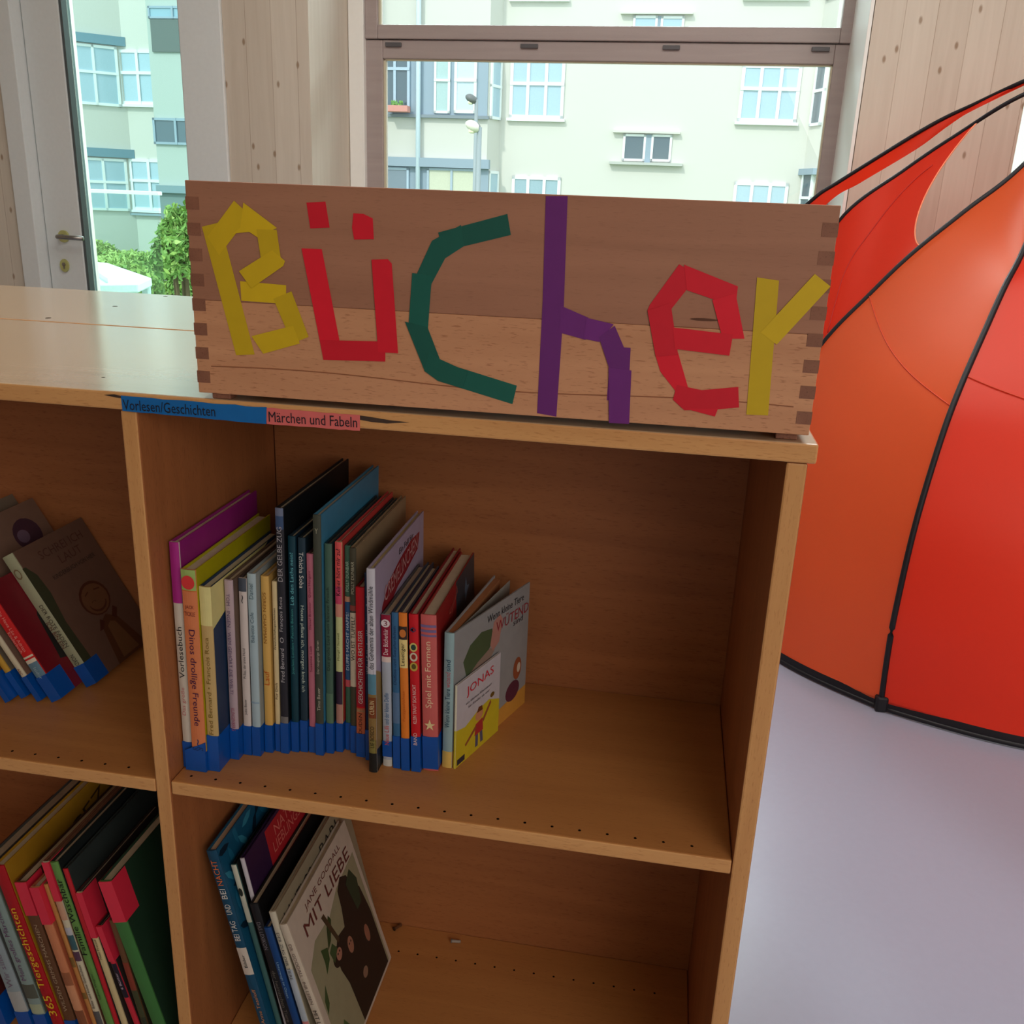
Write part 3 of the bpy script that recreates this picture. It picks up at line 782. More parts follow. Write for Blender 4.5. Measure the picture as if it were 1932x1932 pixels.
YEL = (214, 180, 20); RED = (222, 20, 44); GRN = (14, 92, 78); PUR = (112, 38, 122)
def crop_a(p): return (340 + p[0] / 3.019, 330 + p[1] / 3.019)
def crop_b(p): return (940 + p[0] / 2.76, 350 + p[1] / 2.76)
LETTERS = (
 ('yellow paper letter B', YEL, crop_a, (
  ((125, 295), (228, 270), (425, 1022), (320, 1027)), ((308, 147), (398, 230), (224, 458), (157, 352)), ((362, 158), (553, 302), (442, 355), (395, 324), (300, 335), (345, 300)),
  ((437, 310), (552, 313), (575, 475), (463, 482)), ((528, 428), (600, 490), (590, 518), (408, 645), (338, 548)), ((342, 605), (604, 628), (604, 735), (350, 716)),
  ((532, 705), (635, 663), (733, 922), (640, 960)), ((408, 918), (645, 858), (683, 960), (475, 1018)))),
 ('red paper letter U with two square dots', RED, crop_a, (
  ((720, 158), (828, 152), (852, 300), (742, 305)), ((988, 218), (1045, 222), (1098, 248), (1104, 366), (992, 368), (980, 300)),
  ((693, 418), (808, 422), (912, 960), (818, 1052)), ((797, 940), (1170, 948), (1170, 1062), (818, 1052)), ((1092, 482), (1185, 480), (1207, 505), (1243, 1015), (1130, 1008)))),
 ('dark green paper letter C', GRN, crop_a, (
  ((1864, 222), (1884, 342), (1610, 408), (1500, 445), (1470, 328)), ((1435, 375), (1600, 285), (1618, 405), (1510, 475), (1430, 625), (1337, 590)),
  ((1323, 558), (1438, 575), (1430, 640), (1412, 880), (1303, 845)), ((1282, 835), (1410, 866), (1480, 1048), (1395, 1118)),
  ((1420, 1008), (1480, 1048), (1640, 1120), (1610, 1215), (1470, 1172), (1392, 1115)), ((1560, 1088), (1918, 1200), (1893, 1305), (1540, 1195)))),
 ('purple paper letter h', PUR, crop_b, (
  ((248, 55), (362, 55), (342, 630), (303, 1203), (203, 1185), (232, 600)), ((325, 625), (470, 688), (455, 803), (320, 765)), ((460, 688), (602, 722), (527, 814), (445, 797)),
  ((525, 790), (607, 730), (655, 842), (690, 845), (684, 965), (578, 950)), ((575, 948), (694, 962), (682, 1240), (577, 1235)), ((578, 946), (566, 1118), (600, 1118), (600, 950)))),
 ('red paper letter e', RED, crop_b, (
  ((942, 410), (1042, 465), (900, 645), (777, 652), (790, 620)), ((968, 412), (1248, 525), (1236, 632), (983, 545)), ((1115, 596), (1236, 562), (1282, 797), (1168, 797)),
  ((777, 650), (898, 612), (937, 880), (820, 890)), ((910, 738), (1222, 775), (1203, 885), (920, 850)), ((820, 888), (937, 872), (988, 1050), (925, 1072), (845, 970)),
  ((930, 1038), (1060, 1065), (1250, 1048), (1254, 1155), (1140, 1165), (970, 1170), (910, 1115)), ((970, 1160), (1145, 1160), (1128, 1202)))),
 ('yellow paper letter r', YEL, crop_b, (
  ((1348, 478), (1462, 495), (1405, 1197), (1292, 1192)), ((1648, 460), (1730, 525), (1450, 828), (1365, 765)))))
BMI = BM.inverted()
for lab, col, crop, strips in LETTERS:
    # the letter is an empty-free part: its first strip carries the others
    root = None
    for k, st in enumerate(strips):
        off = 0.00055 + 0.00022 * (k % 5)
        b = MB(); pts = []
        for p in st:
            q = BMI @ at_plane(*crop(p), BW0, BYD); pts.append((q.x, -off, q.z))
        b.prism(pts, (0, 0.0002, 0))
        c2 = [min(255, v * (1 + 0.04 * ((k * 7) % 3 - 1))) for v in col]
        o = b.build('letter_strip' if root is None else 'paper_strip', mat(c2, 0.6, noise=0.03), box if root is None else root)
        if root is None: root = o; root.name = 'paper_letter'; root['label'] = lab

# ------------------------------------------------------------------ books
def make_book(label, group, M, t, d, h, spine, board, pages=PAPER, tape=0.0, tape_m=None, tape_top=False, tape2=None, bands=(), texts=(),
              art=(), ctext=(), hard=True, rough=0.45, open_cover=0.0, tape_slant=0.0, tape_left=0.0, board_left=None, tape_z0=0.0):
    """one book: local x = thickness, y = depth from the spine, z = height"""
    root = thing('picture_book', label, 'book', group=group, matrix=M)
    ct = 0.0021 if hard else 0.0006
    ct = min(ct, t * 0.3)
    bl = min(0.0014, t * 0.12)
    ins = 0.003 if hard else 0.0005
    ms = mat(spine, rough, noise=0.03); mb_ = mat(board, rough, noise=0.05)
    b = MB()
    prof = [(t * k / 6, -bl * sin(pi * k / 6), 0) for k in range(7)]
    b.prism([(0, ct, 0)] + prof + [(t, ct, 0)], (0, 0, h), 0)
    b.box(0, ct, ct, d, 0, h, 1)
    if not open_cover: b.box(t - ct, t, ct, d, 0, h, 1)
    b.build('cover', [ms, mb_], root, bevel=0.0004 if hard else 0)
    b = MB(); n = max(3, int(t / 0.0016))
    b.box(ct + 0.0001, t - ct - 0.0001, ct + 0.0002, d - ins - 0.001, ins, h - ins, 0)
    b.build('page_block', pages, root)
    front = root
    if open_cover:
        mo = Matrix.Translation((t - ct, ct, 0)) @ Matrix.Rotation(-open_cover, 4, 'Z') @ Matrix.Translation((-(t - ct), -ct, 0))
        b = MB(); b.box(t - ct, t, ct, d, 0, h); front = b.build('front_cover', mb_, root, matrix=mo)
        m2 = Matrix.Translation((t - ct, ct, 0)) @ Matrix.Rotation(-open_cover * 0.35, 4, 'Z') @ Matrix.Translation((-(t - ct), -ct, 0))
        b = MB(); b.box(t - ct, t - ct + 0.0004, ct + 0.002, d - 0.004, 0.002, h - 0.002); b.build('loose_page', mat((150, 148, 140), 0.7), root, matrix=m2)
    k = 0
    for (f0, f1, col) in bands:
        b = MB(); b.prism([(0.0002, 0, 0)] + [(t * q / 6, -bl * sin(pi * q / 6) - 0.0003, 0) for q in range(7)] + [(t - 0.0002, 0, 0)], (0, 0, h * (f1 - f0)))
        for i_, v in enumerate(b.v): b.v[i_] = v + Vector((0, 0, h * f0))
        b.build('spine_band', mat(col, rough, noise=0.05), root); k += 1
    def wrap(z0, z1, m, slant=0.0, left=0.0, dep=0.03):
        e = 0.00025; b = MB(); yf = -bl - 0.0006; dep = min(dep, d * 0.5)
        pf = [(-left - e, 0.0, z0), (-left - e, yf, z0), (t + e, yf, z0), (t + e, 0, z0)]
        za = z1; zb_ = z1 + slant
        b.add([(-left - e, 0, z0), (-left - e, yf, z0), (t + e, yf, z0), (t + e, 0, z0), (-left - e, 0, za), (-left - e, yf, za), (t + e, yf, zb_), (t + e, 0, zb_)],
              [(0, 1, 2, 3), (4, 7, 6, 5), (0, 4, 5, 1), (1, 5, 6, 2), (2, 6, 7, 3), (0, 3, 7, 4)])
        b.box(t + 0.00002, t + e, 0, dep, z0, z1)
        if left == 0: b.box(-e, -0.00002, 0, dep, z0, z1)
        b.build('tape_band', m, root, fix=True)
    if tape: wrap(tape_z0 + 0.0002, tape_z0 + tape, tape_m or BLUE_TAPE, tape_slant, tape_left)
    if tape2: wrap(h * tape2[0], h * tape2[1] - 0.0002, tape2[2] if len(tape2) > 2 else RED_TAPE, 0, 0)
    yt = -bl - 0.0008
    for it_, tx in enumerate(texts):
        yt = -bl - 0.0008 - 0.00005 * it_
        s_, f0, f1, wf, col, dr = tx[:6]; xo = tx[6] if len(tx) > 6 else 0.5
        zc_ = h * (f0 + f1) / 2; Ln = h * (f1 - f0); cx = t * xo
        if dr == 'up': lettering(root, s_, Ln, t * wf, col, basis((0, 0, 1), (-1, 0, 0), (cx, yt, zc_)), bold=0.0)
        elif dr == 'down': lettering(root, s_, Ln, t * wf, col, basis((0, 0, -1), (1, 0, 0), (cx, yt, zc_)), bold=0.0)
        else: lettering(root, s_, t * wf, Ln, col, basis((1, 0, 0), (0, 0, 1), (cx, yt, zc_)))
    lay = 0
    for (pts, col) in art:
        lay += 1; x = t + 0.00012 + 0.00003 * (lay % 17 if len(art) > 30 else lay)
        b = MB(); b.prism([(x, py_ * d, pz_ * h) for py_, pz_ in pts], (-0.00006, 0, 0)); b.build('cover_picture', mat(col, rough, noise=0.05), front)
    for tx in ctext:
        s_, cy_, cz_, wy, hz_, col = tx[:6]; ang = tx[6] if len(tx) > 6 else 0.0
        lettering(front, s_, wy * d, hz_ * h, col, basis((0, cos(ang), sin(ang)), (0, -sin(ang), cos(ang)), (t + 0.00068, cy_ * d, cz_ * h)), 'cover_title')
    return root

def ell(cy, cz, ry, rz, n=18, a0=0.0, a1=2 * pi):
    return [(cy + ry * cos(a0 + (a1 - a0) * k / n), cz + rz * sin(a0 + (a1 - a0) * k / n)) for k in range(n)]

def row(books, zsh, group, x_min):
    """stand a row of books on the board zsh from left to right; each keeps clear of its left neighbour"""
    prev = None
    for bk in books:
        bk = dict(bk)
        Y = bk.pop('Y', None); blp = bk.pop('bl', None); tl = bk.pop('tl'); wpx = bk.pop('w'); p2 = bk.pop('p2', None)
        if p2 is None:
            B = at_z(*blp, zsh); Y = B.y
            ref = blp
        else:
            T = at_y(*tl, Y); P = at_y(*p2, Y); f_ = (zsh - T.z) / (P.z - T.z); B = T.lerp(P, f_); ref = p2
        T = at_y(*tl, Y)
        scale = (at_y(ref[0] + wpx, ref[1], Y) - at_y(ref[0], ref[1], Y)).x
        lean = math.atan2(-(T.x - B.x), T.z - B.z)
        if 'lean' in bk: lean = rad(bk.pop('lean'))
        t = scale * (0.97 if p2 is None else 0.95) * max(0.5, cos(lean))
        h = (T.z - B.z) / cos(lean) if 'h' not in bk else bk.pop('h')
        depth = bk.pop('d', 0.19); back = bk.pop('back', None)
        if back: depth = (at_z(*back, T.z).y - Y)
        depth = max(0.08, min(depth, D - Y - 0.004))
        x0 = B.x
        if prev is not None:
            px0, pt, pl, ph = prev
            # keep clear of the neighbour at the board and at the shorter top
            for _ in range(60):
                ok = True
                for f_ in (0.0, 1.0):
                    zz = f_ * min(ph * cos(pl), h * cos(lean))
                    right_prev = px0 + pt / cos(pl) - zz * math.tan(pl)
                    left_this = x0 - zz * math.tan(lean)
                    if left_this < right_prev + 0.0007:
                        if f_ == 0.0: x0 = right_prev + 0.0008
                        else:
                            if lean > pl - rad(0.5): lean -= rad(0.3)
                            x0 += 0.0003
                        ok = False
                if ok: break
        elif x_min is not None:
            top_x = x0 - h * sin(max(0, lean)); x0 += max(0, x_min + 0.0015 - min(x0, top_x) + bk.get('tape_left', 0))
        prev = (x0, t, lean, h)
        zo = zsh + 0.0004 + (t * sin(-lean) if lean < 0 else 0)
        M = Matrix.Translation((x0, Y, zo)) @ Matrix.Rotation(-lean, 4, 'Y')
        yaw = bk.pop('yaw', 0.0)
        if yaw: M = M @ Matrix.Rotation(yaw, 4, 'Z')
        label = bk.pop('label')
        make_book(label, group, M, t, depth, h, **bk)
        if yaw: prev = (x0, t + 0.0, lean, h)
    return prev

K = (24, 22, 26); WH = (232, 230, 222)
UR = [
 dict(label='tall purple and white story book at the left end, touching the divider, black handwritten title', bl=(347, 1445), tl=(317, 1022), w=17, back=(475, 925), spine=(214, 206, 190), board=(150, 34, 120), tape=0.036,
      bands=((0.745, 1.0, (176, 44, 140)),), texts=(('Vorlesebuch', 0.40, 0.66, 0.55, K, 'up'), ('Das große', 0.235, 0.385, 0.5, (206, 130, 130), 'up'))),
 dict(label='thick salmon book with green top band and red ball on the spine', bl=(365, 1453), tl=(341, 1074), w=26, d=0.21, spine=(226, 134, 86), board=(176, 166, 10), tape=0.028, tape_slant=0.014, tape_left=0.0085,
      bands=((0.905, 1.0, (166, 196, 110)), (0.90, 0.905, (206, 120, 50))), texts=(('JACK', 0.815, 0.835, 0.62, (120, 40, 40), 'flat'), ('TICKLE', 0.785, 0.805, 0.75, (120, 40, 40), 'flat'), ('●', 0.91, 0.975, 0.9, (226, 60, 60), 'flat'),
      ('Dinos drollige Freunde', 0.24, 0.72, 0.55, (74, 24, 70), 'down'), ('~§', 0.11, 0.17, 0.8, (30, 60, 120), 'down')), rough=0.4),
 dict(label='cream-topped tan book with dark blue cover side and wide blue tape foot', bl=(391, 1452), tl=(371, 1106), w=21, d=0.2, spine=(206, 176, 116), board=(26, 52, 84), tape=0.050,
      bands=((0.80, 1.0, (232, 222, 150)),), art=((((0.0, 0.78), (0.8, 1.0), (0, 1.0)), (226, 214, 140)),), texts=(('Fred Bernard • François Roca', 0.19, 0.76, 0.45, (136, 110, 40), 'up'),)),
 dict(label='mauve-spined book with small pale capitals, right of the tan one', bl=(430, 1430), tl=(413, 1093), w=15, d=0.17, spine=(190, 168, 176), board=(104, 84, 70), tape=0.044,
      texts=(('TOM · INGEN · WEM GEHÖRT DIE WELT?', 0.38, 0.93, 0.5, (110, 90, 120), 'down'), ('KLINGENBERG', 0.17, 0.3, 0.45, (170, 90, 110), 'down'))),
 dict(label='white-pink thin book with dark top showing a black cat tail', bl=(449, 1421), tl=(434, 1089), w=14, d=0.18, spine=(220, 208, 202), board=(70, 60, 62), tape=0.042,
      bands=((0.93, 1.0, (76, 84, 96)),), texts=(('~', 0.86, 0.92, 0.8, K, 'down'), ('Pi-Sau, der arme Hund', 0.45, 0.62, 0.4, (60, 56, 56), 'up'), ('Jutta Bauer', 0.24, 0.33, 0.4, (60, 56, 56), 'up'))),
 dict(label='pale blue-grey thin book beside the white-pink cat book', bl=(467, 1423), tl=(448, 1080), w=15, d=0.18, spine=(176, 198, 206), board=(150, 160, 160), tape=0.042,
      texts=(('Babette Cole', 0.64, 0.80, 0.45, (90, 116, 130), 'up'), ('Daniel', 0.87, 0.95, 0.5, (90, 116, 130), 'up')), bands=((0.3, 0.31, (150, 176, 196)),)),
 dict(label='mustard-yellow thin book with orange lettering low on the spine', bl=(485, 1416), tl=(468, 1084), w=14, d=0.18, spine=(222, 178, 96), board=(190, 150, 80), tape=0.040,
      texts=(('SÖREN CHAPMAN', 0.62, 0.93, 0.5, (150, 92, 20), 'down'), ('Lauf', 0.40, 0.48, 0.7, (196, 90, 20), 'up'))),
 dict(label='short cream paperback with black handwriting, next to the mustard book', bl=(501, 1414), tl=(484, 1094), w=9, d=0.17, spine=(226, 206, 158), board=(196, 176, 130), tape=0.040,
      texts=(('Freundschaftsgeschichten', 0.52, 0.95, 0.55, (50, 44, 40), 'up'), ('Für Dich', 0.32, 0.42, 0.5, (90, 70, 50), 'up'))),
 dict(label='very tall black book with large spaced grey capitals down the spine', bl=(511, 1417), tl=(486, 955), w=14, back=(613, 862), spine=(44, 44, 52), board=(16, 20, 24), tape=0.044,
      bands=((0.97, 1.0, (112, 122, 146)), (0.92, 0.97, (60, 84, 122)), (0.12, 0.16, (120, 118, 118))), texts=(('DER GELBE ZUG', 0.72, 0.93, 0.62, (176, 172, 176), 'up'), ('François Roca', 0.52, 0.66, 0.5, (190, 186, 190), 'up'), ('O', 0.47, 0.50, 0.5, (190, 186, 190), 'up'), ('Fred Bernard', 0.31, 0.45, 0.5, (190, 186, 190), 'up'))),
 dict(label='dark teal book with light blue lettering, behind-right of the tall black one', bl=(527, 1414), tl=(507, 1008), w=13, d=0.2, spine=(16, 62, 76), board=(14, 40, 56), tape=0.044,
      texts=(('Leb den Lachs nein!', 0.70, 0.93, 0.5, (110, 190, 200), 'up'), ('Joachim London • Patrick Benson', 0.38, 0.68, 0.45, (70, 160, 156), 'up'))),
 dict(label='dark slate book with white brush-script title, right of the teal one', bl=(543, 1414), tl=(525, 1011), w=13, d=0.2, spine=(32, 56, 70), board=(20, 36, 44), tape=0.046,
      texts=(('Tchicha Soba', 0.78, 0.94, 0.6, WH, 'down'), ('Heute pflanz ich, morgen koch ich', 0.28, 0.72, 0.6, (206, 220, 206), 'down'))),
 dict(label='pink-spined book with thin red script, between two dark ones', bl=(558, 1415), tl=(541, 1041), w=12, d=0.17, spine=(192, 112, 130), board=(90, 60, 60), tape=0.038,
      texts=(('Daniel Bronner · Quint Hergent', 0.62, 0.94, 0.45, (130, 40, 70), 'up'), ('Susanne Lieb', 0.42, 0.56, 0.4, (130, 40, 70), 'up'))),
 dict(label='tall olive-grey book whose sky-blue front cover shows a white shape', bl=(572, 1420), tl=(552, 968), w=14, back=(680, 876), spine=(70, 74, 62), board=(62, 132, 166), tape=0.046,
      art=(([(0.35, 0.72), (0.42, 0.8), (0.52, 0.85), (0.62, 0.84), (0.66, 0.78), (0.66, 0.68), (0.4, 0.62)], (176, 180, 172)),), bands=((0.0, 0.012, (30, 130, 100)),),
      texts=(('Y', 0.93, 0.95, 0.4, (180, 176, 150), 'flat'), ('Timo Bauer', 0.20, 0.30, 0.4, (196, 192, 176), 'up'), ('Der neugierige Garten', 0.36, 0.5, 0.4, (196, 192, 176), 'up'))),
 dict(label='moss-green book with dark scribbled lettering, right of the sky-blue cover', bl=(588, 1416), tl=(574, 1022), w=13, d=0.2, spine=(74, 104, 88), board=(22, 40, 44), tape=0.044, pages=mat((110, 100, 84), 0.8),
      texts=(('Das große Lied vom kleinen Frosch', 0.36, 0.86, 0.55, (34, 56, 48), 'up'),), bands=((0.13, 0.3, (92, 124, 100)),)),
 dict(label='coral-red to yellow spined book with black slanted title', bl=(603, 1413), tl=(588, 1018), w=12, d=0.2, back=(706, 925), spine=(206, 210, 150), board=(196, 62, 58), tape=0.042,
      bands=((0.80, 1.0, (232, 92, 92)), (0.72, 0.80, (214, 76, 110)), (0.66, 0.72, (220, 150, 130)), (0.24, 0.40, (56, 40, 62)), (0.11, 0.24, (186, 136, 124))),
      texts=(('Keiner hört mir zu!', 0.76, 0.97, 0.62, (40, 14, 20), 'up'), ('Mungil / Stowell', 0.44, 0.60, 0.45, (110, 116, 60), 'up'))),
 dict(label='thin green and blue book with white name on top and title in caps below', bl=(617, 1409), tl=(605, 1025), w=10, d=0.2, spine=(62, 104, 84), board=(30, 50, 50), tape=0.040,
      bands=((0.74, 0.765, (204, 150, 120)), (0.36, 0.74, (44, 88, 134)), (0.325, 0.36, (206, 90, 100))), texts=(('POLLY DUNBAR', 0.79, 0.93, 0.55, (170, 200, 176), 'up'), ('DUPPS MACHT HAPPS!', 0.41, 0.69, 0.55, (196, 214, 226), 'up'))),
 dict(label='olive-brown book with beige front cover lettered in tall black script', bl=(629, 1415), tl=(617, 1030), w=11, back=(731, 933), spine=(74, 70, 54), board=(150, 128, 98), tape=0.040,
      bands=((0.34, 0.70, (214, 200, 176)), (0.71, 0.735, (150, 70, 60))), texts=(('POLLY DUNBAR', 0.79, 0.94, 0.5, (190, 186, 160), 'up'), ('WO IST TUFFEL?', 0.47, 0.68, 0.6, (40, 34, 30), 'up')),
      ctext=(('Tuffel?', 0.62, 0.8, 0.5, 0.12, (30, 26, 26)), ('Wo ist', 0.28, 0.78, 0.3, 0.10, (30, 26, 26))), art=((ell(0.5, 0.55, 0.3, 0.15), (46, 38, 34)),)),
 dict(label='bright red first-reader book with white capitals', bl=(641, 1422), tl=(627, 1103), w=16, d=0.15, spine=(216, 14, 32), board=(150, 16, 26), tape=0.034,
      bands=((0.44, 0.44 + 0.0, RED), (0.125, 0.30, (206, 110, 74)), (0.31, 0.6, (180, 22, 44)), (0.132, 0.142, (240, 200, 150)), (0.276, 0.29, (240, 200, 150))), texts=(('GESCHICHTEN FÜR ERSTLESER', 0.33, 0.76, 0.6, WH, 'up'), ('DUDEN', 0.145, 0.27, 0.4, (40, 12, 12), 'up'))),
 dict(label='navy blue book with faint white title, left of the lilac one', bl=(659, 1429), tl=(639, 1076), w=13, d=0.17, spine=(22, 46, 82), board=(18, 30, 54), tape=0.044,
      texts=(('Was Benno alles kann', 0.68, 0.93, 0.5, (176, 190, 206), 'up'), ('Wilfried Gebhard', 0.48, 0.64, 0.5, (210, 216, 222), 'up'))),
 dict(label='large lilac hardback with ragged red title on its cover and a tree-bark spine', bl=(677, 1453), tl=(652, 1069), w=15, back=(773, 963), spine=(206, 204, 214), board=(170, 156, 180), tape=0.0, pages=mat((206, 186, 130), 0.8),
      bands=((0.10, 0.40, (140, 112, 62)), (0.0, 0.10, (26, 32, 34)), (0.40, 0.50, (90, 140, 160)), (0.10, 0.17, (196, 190, 110)), (0.28, 0.385, (196, 92, 56))),
      texts=(('…das Geheimnis der alten Windmühle', 0.50, 0.92, 0.6, (30, 30, 40), 'up'), ('CURLIN', 0.30, 0.37, 0.6, (226, 200, 150), 'up'), ('LIE BOSCO', 0.13, 0.24, 0.5, (46, 38, 20), 'up')),
      art=([(0.12, 0.56), (0.25, 0.70), (0.42, 0.76), (0.6, 0.78), (0.82, 0.83), (0.86, 0.9), (0.80, 0.94), (0.55, 0.9), (0.35, 0.86), (0.18, 0.76), (0.1, 0.66)], (146, 36, 46)) and
          (([(0.10, 0.62), (0.2, 0.72), (0.42, 0.78), (0.6, 0.80), (0.86, 0.84), (0.90, 0.92), (0.7, 0.93), (0.45, 0.9), (0.25, 0.86), (0.12, 0.78)], (146, 36, 46)),
           ([(0.3, 0.42), (0.38, 0.62), (0.5, 0.72), (0.66, 0.72), (0.78, 0.62), (0.86, 0.5), (0.88, 0.4), (0.6, 0.36)], (74, 76, 74)), (ell(0.5, 0.55, 0.045, 0.03), (200, 190, 150)), (ell(0.5, 0.55, 0.025, 0.018), K), (ell(0.66, 0.60, 0.04, 0.026), (190, 186, 160)), (ell(0.66, 0.6, 0.02, 0.014), K),
           ([(0.0, 0.0), (0.3, 0.0), (0.24, 0.2), (0.12, 0.36), (0.08, 0.48), (0.0, 0.52)], (150, 124, 72)), ([(0.0, 0.0), (0.34, 0.0), (0.3, 0.08), (0.0, 0.12)], (30, 36, 36))),
      ctext=(('CREMELINCHEN', 0.5, 0.855, 0.68, 0.075, (206, 150, 150), 0.12), ('Ein Fall für', 0.6, 0.945, 0.3, 0.03, (60, 50, 60)))),
 dict(label='grey book with crimson top block and a white digit 3 disc', bl=(702, 1441), tl=(685, 1156), w=17, d=0.17, spine=(176, 184, 196), board=(84, 84, 88), tape=0.022, tape_z0=0.014,
      bands=((0.735, 1.0, (150, 18, 52)), (0.70, 0.735, (226, 206, 196)), (0.0, 0.045, (206, 206, 200))), texts=(('●', 0.925, 0.975, 0.95, (232, 222, 222), 'flat'), ('3', 0.934, 0.966, 0.4, (120, 16, 40), 'flat'), ('Der Bücherbär', 0.75, 0.915, 0.5, (240, 220, 220), 'up'),
      ('Neue Lilli', 0.15, 0.28, 0.5, (206, 80, 80), 'up'), ('und der kleine Delfin', 0.29, 0.50, 0.5, (46, 104, 150), 'up'))),
 dict(label='steel-blue book with sea picture spine, left of the orange reader', bl=(720, 1445), tl=(704, 1152), w=13, d=0.17, spine=(54, 104, 146), board=(40, 56, 70), tape=0.046, bands=((0.3, 0.5, (90, 120, 156)),),
      texts=(('Delfine und Seepferdchen', 0.55, 0.92, 0.55, (30, 60, 100), 'up'),)),
 dict(label='orange reader book with a yellow name panel on the spine', bl=(735, 1449), tl=(717, 1153), w=15, d=0.18, back=(793, 1065), spine=(232, 130, 42), board=(50, 50, 60), tape=0.046,
      bands=((0.84, 0.92, (54, 40, 34)), (0.665, 0.84, (236, 214, 140))), texts=(('Lesetiger', 0.68, 0.82, 0.62, (40, 26, 14), 'up'), ('●', 0.855, 0.905, 0.8, (206, 120, 50), 'flat'), ('Ponygeschichten', 0.25, 0.6, 0.4, (200, 96, 26), 'up'))),
 dict(label='red paperback with three round medallions on the spine', bl=(753, 1451), tl=(733, 1155), w=17, d=0.2, back=(823, 1031), spine=(206, 22, 34), board=(130, 20, 30), tape=0.050,
      texts=(('●', 0.775, 0.83, 0.85, (214, 196, 110), 'flat'), ('●', 0.785, 0.82, 0.55, (40, 70, 60), 'flat'), ('●', 0.715, 0.77, 0.85, (214, 206, 180), 'flat'), ('●', 0.727, 0.76, 0.5, (150, 40, 30), 'flat'), ('●', 0.655, 0.71, 0.85, (196, 170, 70), 'flat'), ('●', 0.667, 0.70, 0.5, (90, 80, 30), 'flat'),
      ('KLEIN TRAUT SICH NICHT', 0.32, 0.57, 0.4, (236, 206, 200), 'up'), ('BAND', 0.18, 0.26, 0.4, (236, 206, 200), 'up'), ('◊', 0.86, 0.96, 0.7, (70, 50, 80), 'up'))),
 dict(label='thick salmon-pink hardback with cream serif title and a star on its spine', bl=(774, 1449), tl=(760, 1156), w=29, d=0.22, back=(876, 1042), spine=(206, 100, 96), board=(150, 34, 34), tape=0.046, tape_z0=0.003,
      bands=((0.925, 0.94, (122, 106, 150)), (0.895, 0.91, (122, 106, 150)), (0.868, 0.88, (122, 106, 150))), texts=(('Spiel mit Formen', 0.42, 0.84, 0.5, (240, 214, 176), 'up'), ('★', 0.275, 0.345, 0.72, (236, 216, 160), 'flat')),
      art=(([(0.5, 0.55), (0.48, 1), (1, 1), (1, 0.5)], (54, 58, 66)), ([(0.72, 0.85), (0.75, 0.93), (0.78, 0.86), (0.85, 0.84), (0.78, 0.81), (0.74, 0.75)], (90, 110, 130))), ctext=(('Spiel', 0.4, 0.9, 0.3, 0.08, (176, 80, 70), 0.4),)),
]
UR_G = 'picture books standing in the upper right compartment'
last = row(UR, ZS, UR_G, -W)

# board book standing slightly open, and a small booklet leaning on its cover
B = at_z(812, 1443, ZS); T = at_y(812, 1190, B.y)
M = Matrix.Translation((max(B.x, last[0] + last[1] + 0.002), B.y, ZS + 0.0004)) @ Matrix.Rotation(rad(-7), 4, 'Z')
M_board = M
make_book('grey-blue board book standing slightly open at the right end of the row, sky-blue spine', UR_G, M, 0.0125, 0.195, T.z - B.z, (150, 180, 184), (150, 150, 150), pages=mat((170, 112, 70), 0.8), hard=True,
    bands=((0.0, 0.125, (226, 190, 100)),), texts=(('Wenn kleine Tiere', 0.31, 0.60, 0.5, (26, 72, 96), 'up'), ('wütend', 0.61, 0.72, 0.5, (190, 90, 100), 'up'), ('sind', 0.73, 0.81, 0.5, (26, 72, 96), 'up')),
    open_cover=rad(12.5),
    art=(([(0, 0), (1, 0), (1, 0.16), (0.5, 0.13), (0, 0.125)], (206, 146, 60)),
         ([(0.16, 0.62), (0.12, 0.74), (0.2, 0.83), (0.34, 0.87), (0.48, 0.84), (0.5, 0.74), (0.42, 0.68), (0.3, 0.6)], (76, 92, 62)),
         ([(0.05, 0.42), (0.08, 0.5), (0.16, 0.6), (0.3, 0.66), (0.46, 0.7), (0.52, 0.66), (0.4, 0.56), (0.2, 0.46)], (150, 126, 112)),
         ([(0.46, 0.72), (0.5, 0.88), (0.58, 0.91), (0.62, 0.86), (0.58, 0.7), (0.5, 0.66)], (180, 128, 116)),
         (ell(0.86, 0.36, 0.06, 0.09), (150, 80, 50)), (ell(0.80, 0.2, 0.1, 0.08), (90, 40, 60)), (ell(0.88, 0.36, 0.025, 0.04), (206, 190, 170))),
    ctext=(('Wenn kleine Tiere', 0.66, 0.925, 0.5, 0.055, (40, 40, 46), -0.02), ('WÜTEND', 0.76, 0.83, 0.46, 0.095, (150, 50, 60), -0.02), ('sind', 0.84, 0.76, 0.14, 0.045, (60, 50, 56), -0.02)))
B = at_z(831, 1448, ZS); T = at_y(835, 1292, B.y)
hinge = M_board @ Vector((0.0125, 0.002, 0)); ya_ = rad(-19.5)
M = Matrix.Translation(hinge + Matrix.Rotation(ya_, 3, 'Z') @ Vector((0.0026, -0.001, 0))) @ Matrix.Rotation(ya_, 4, 'Z')
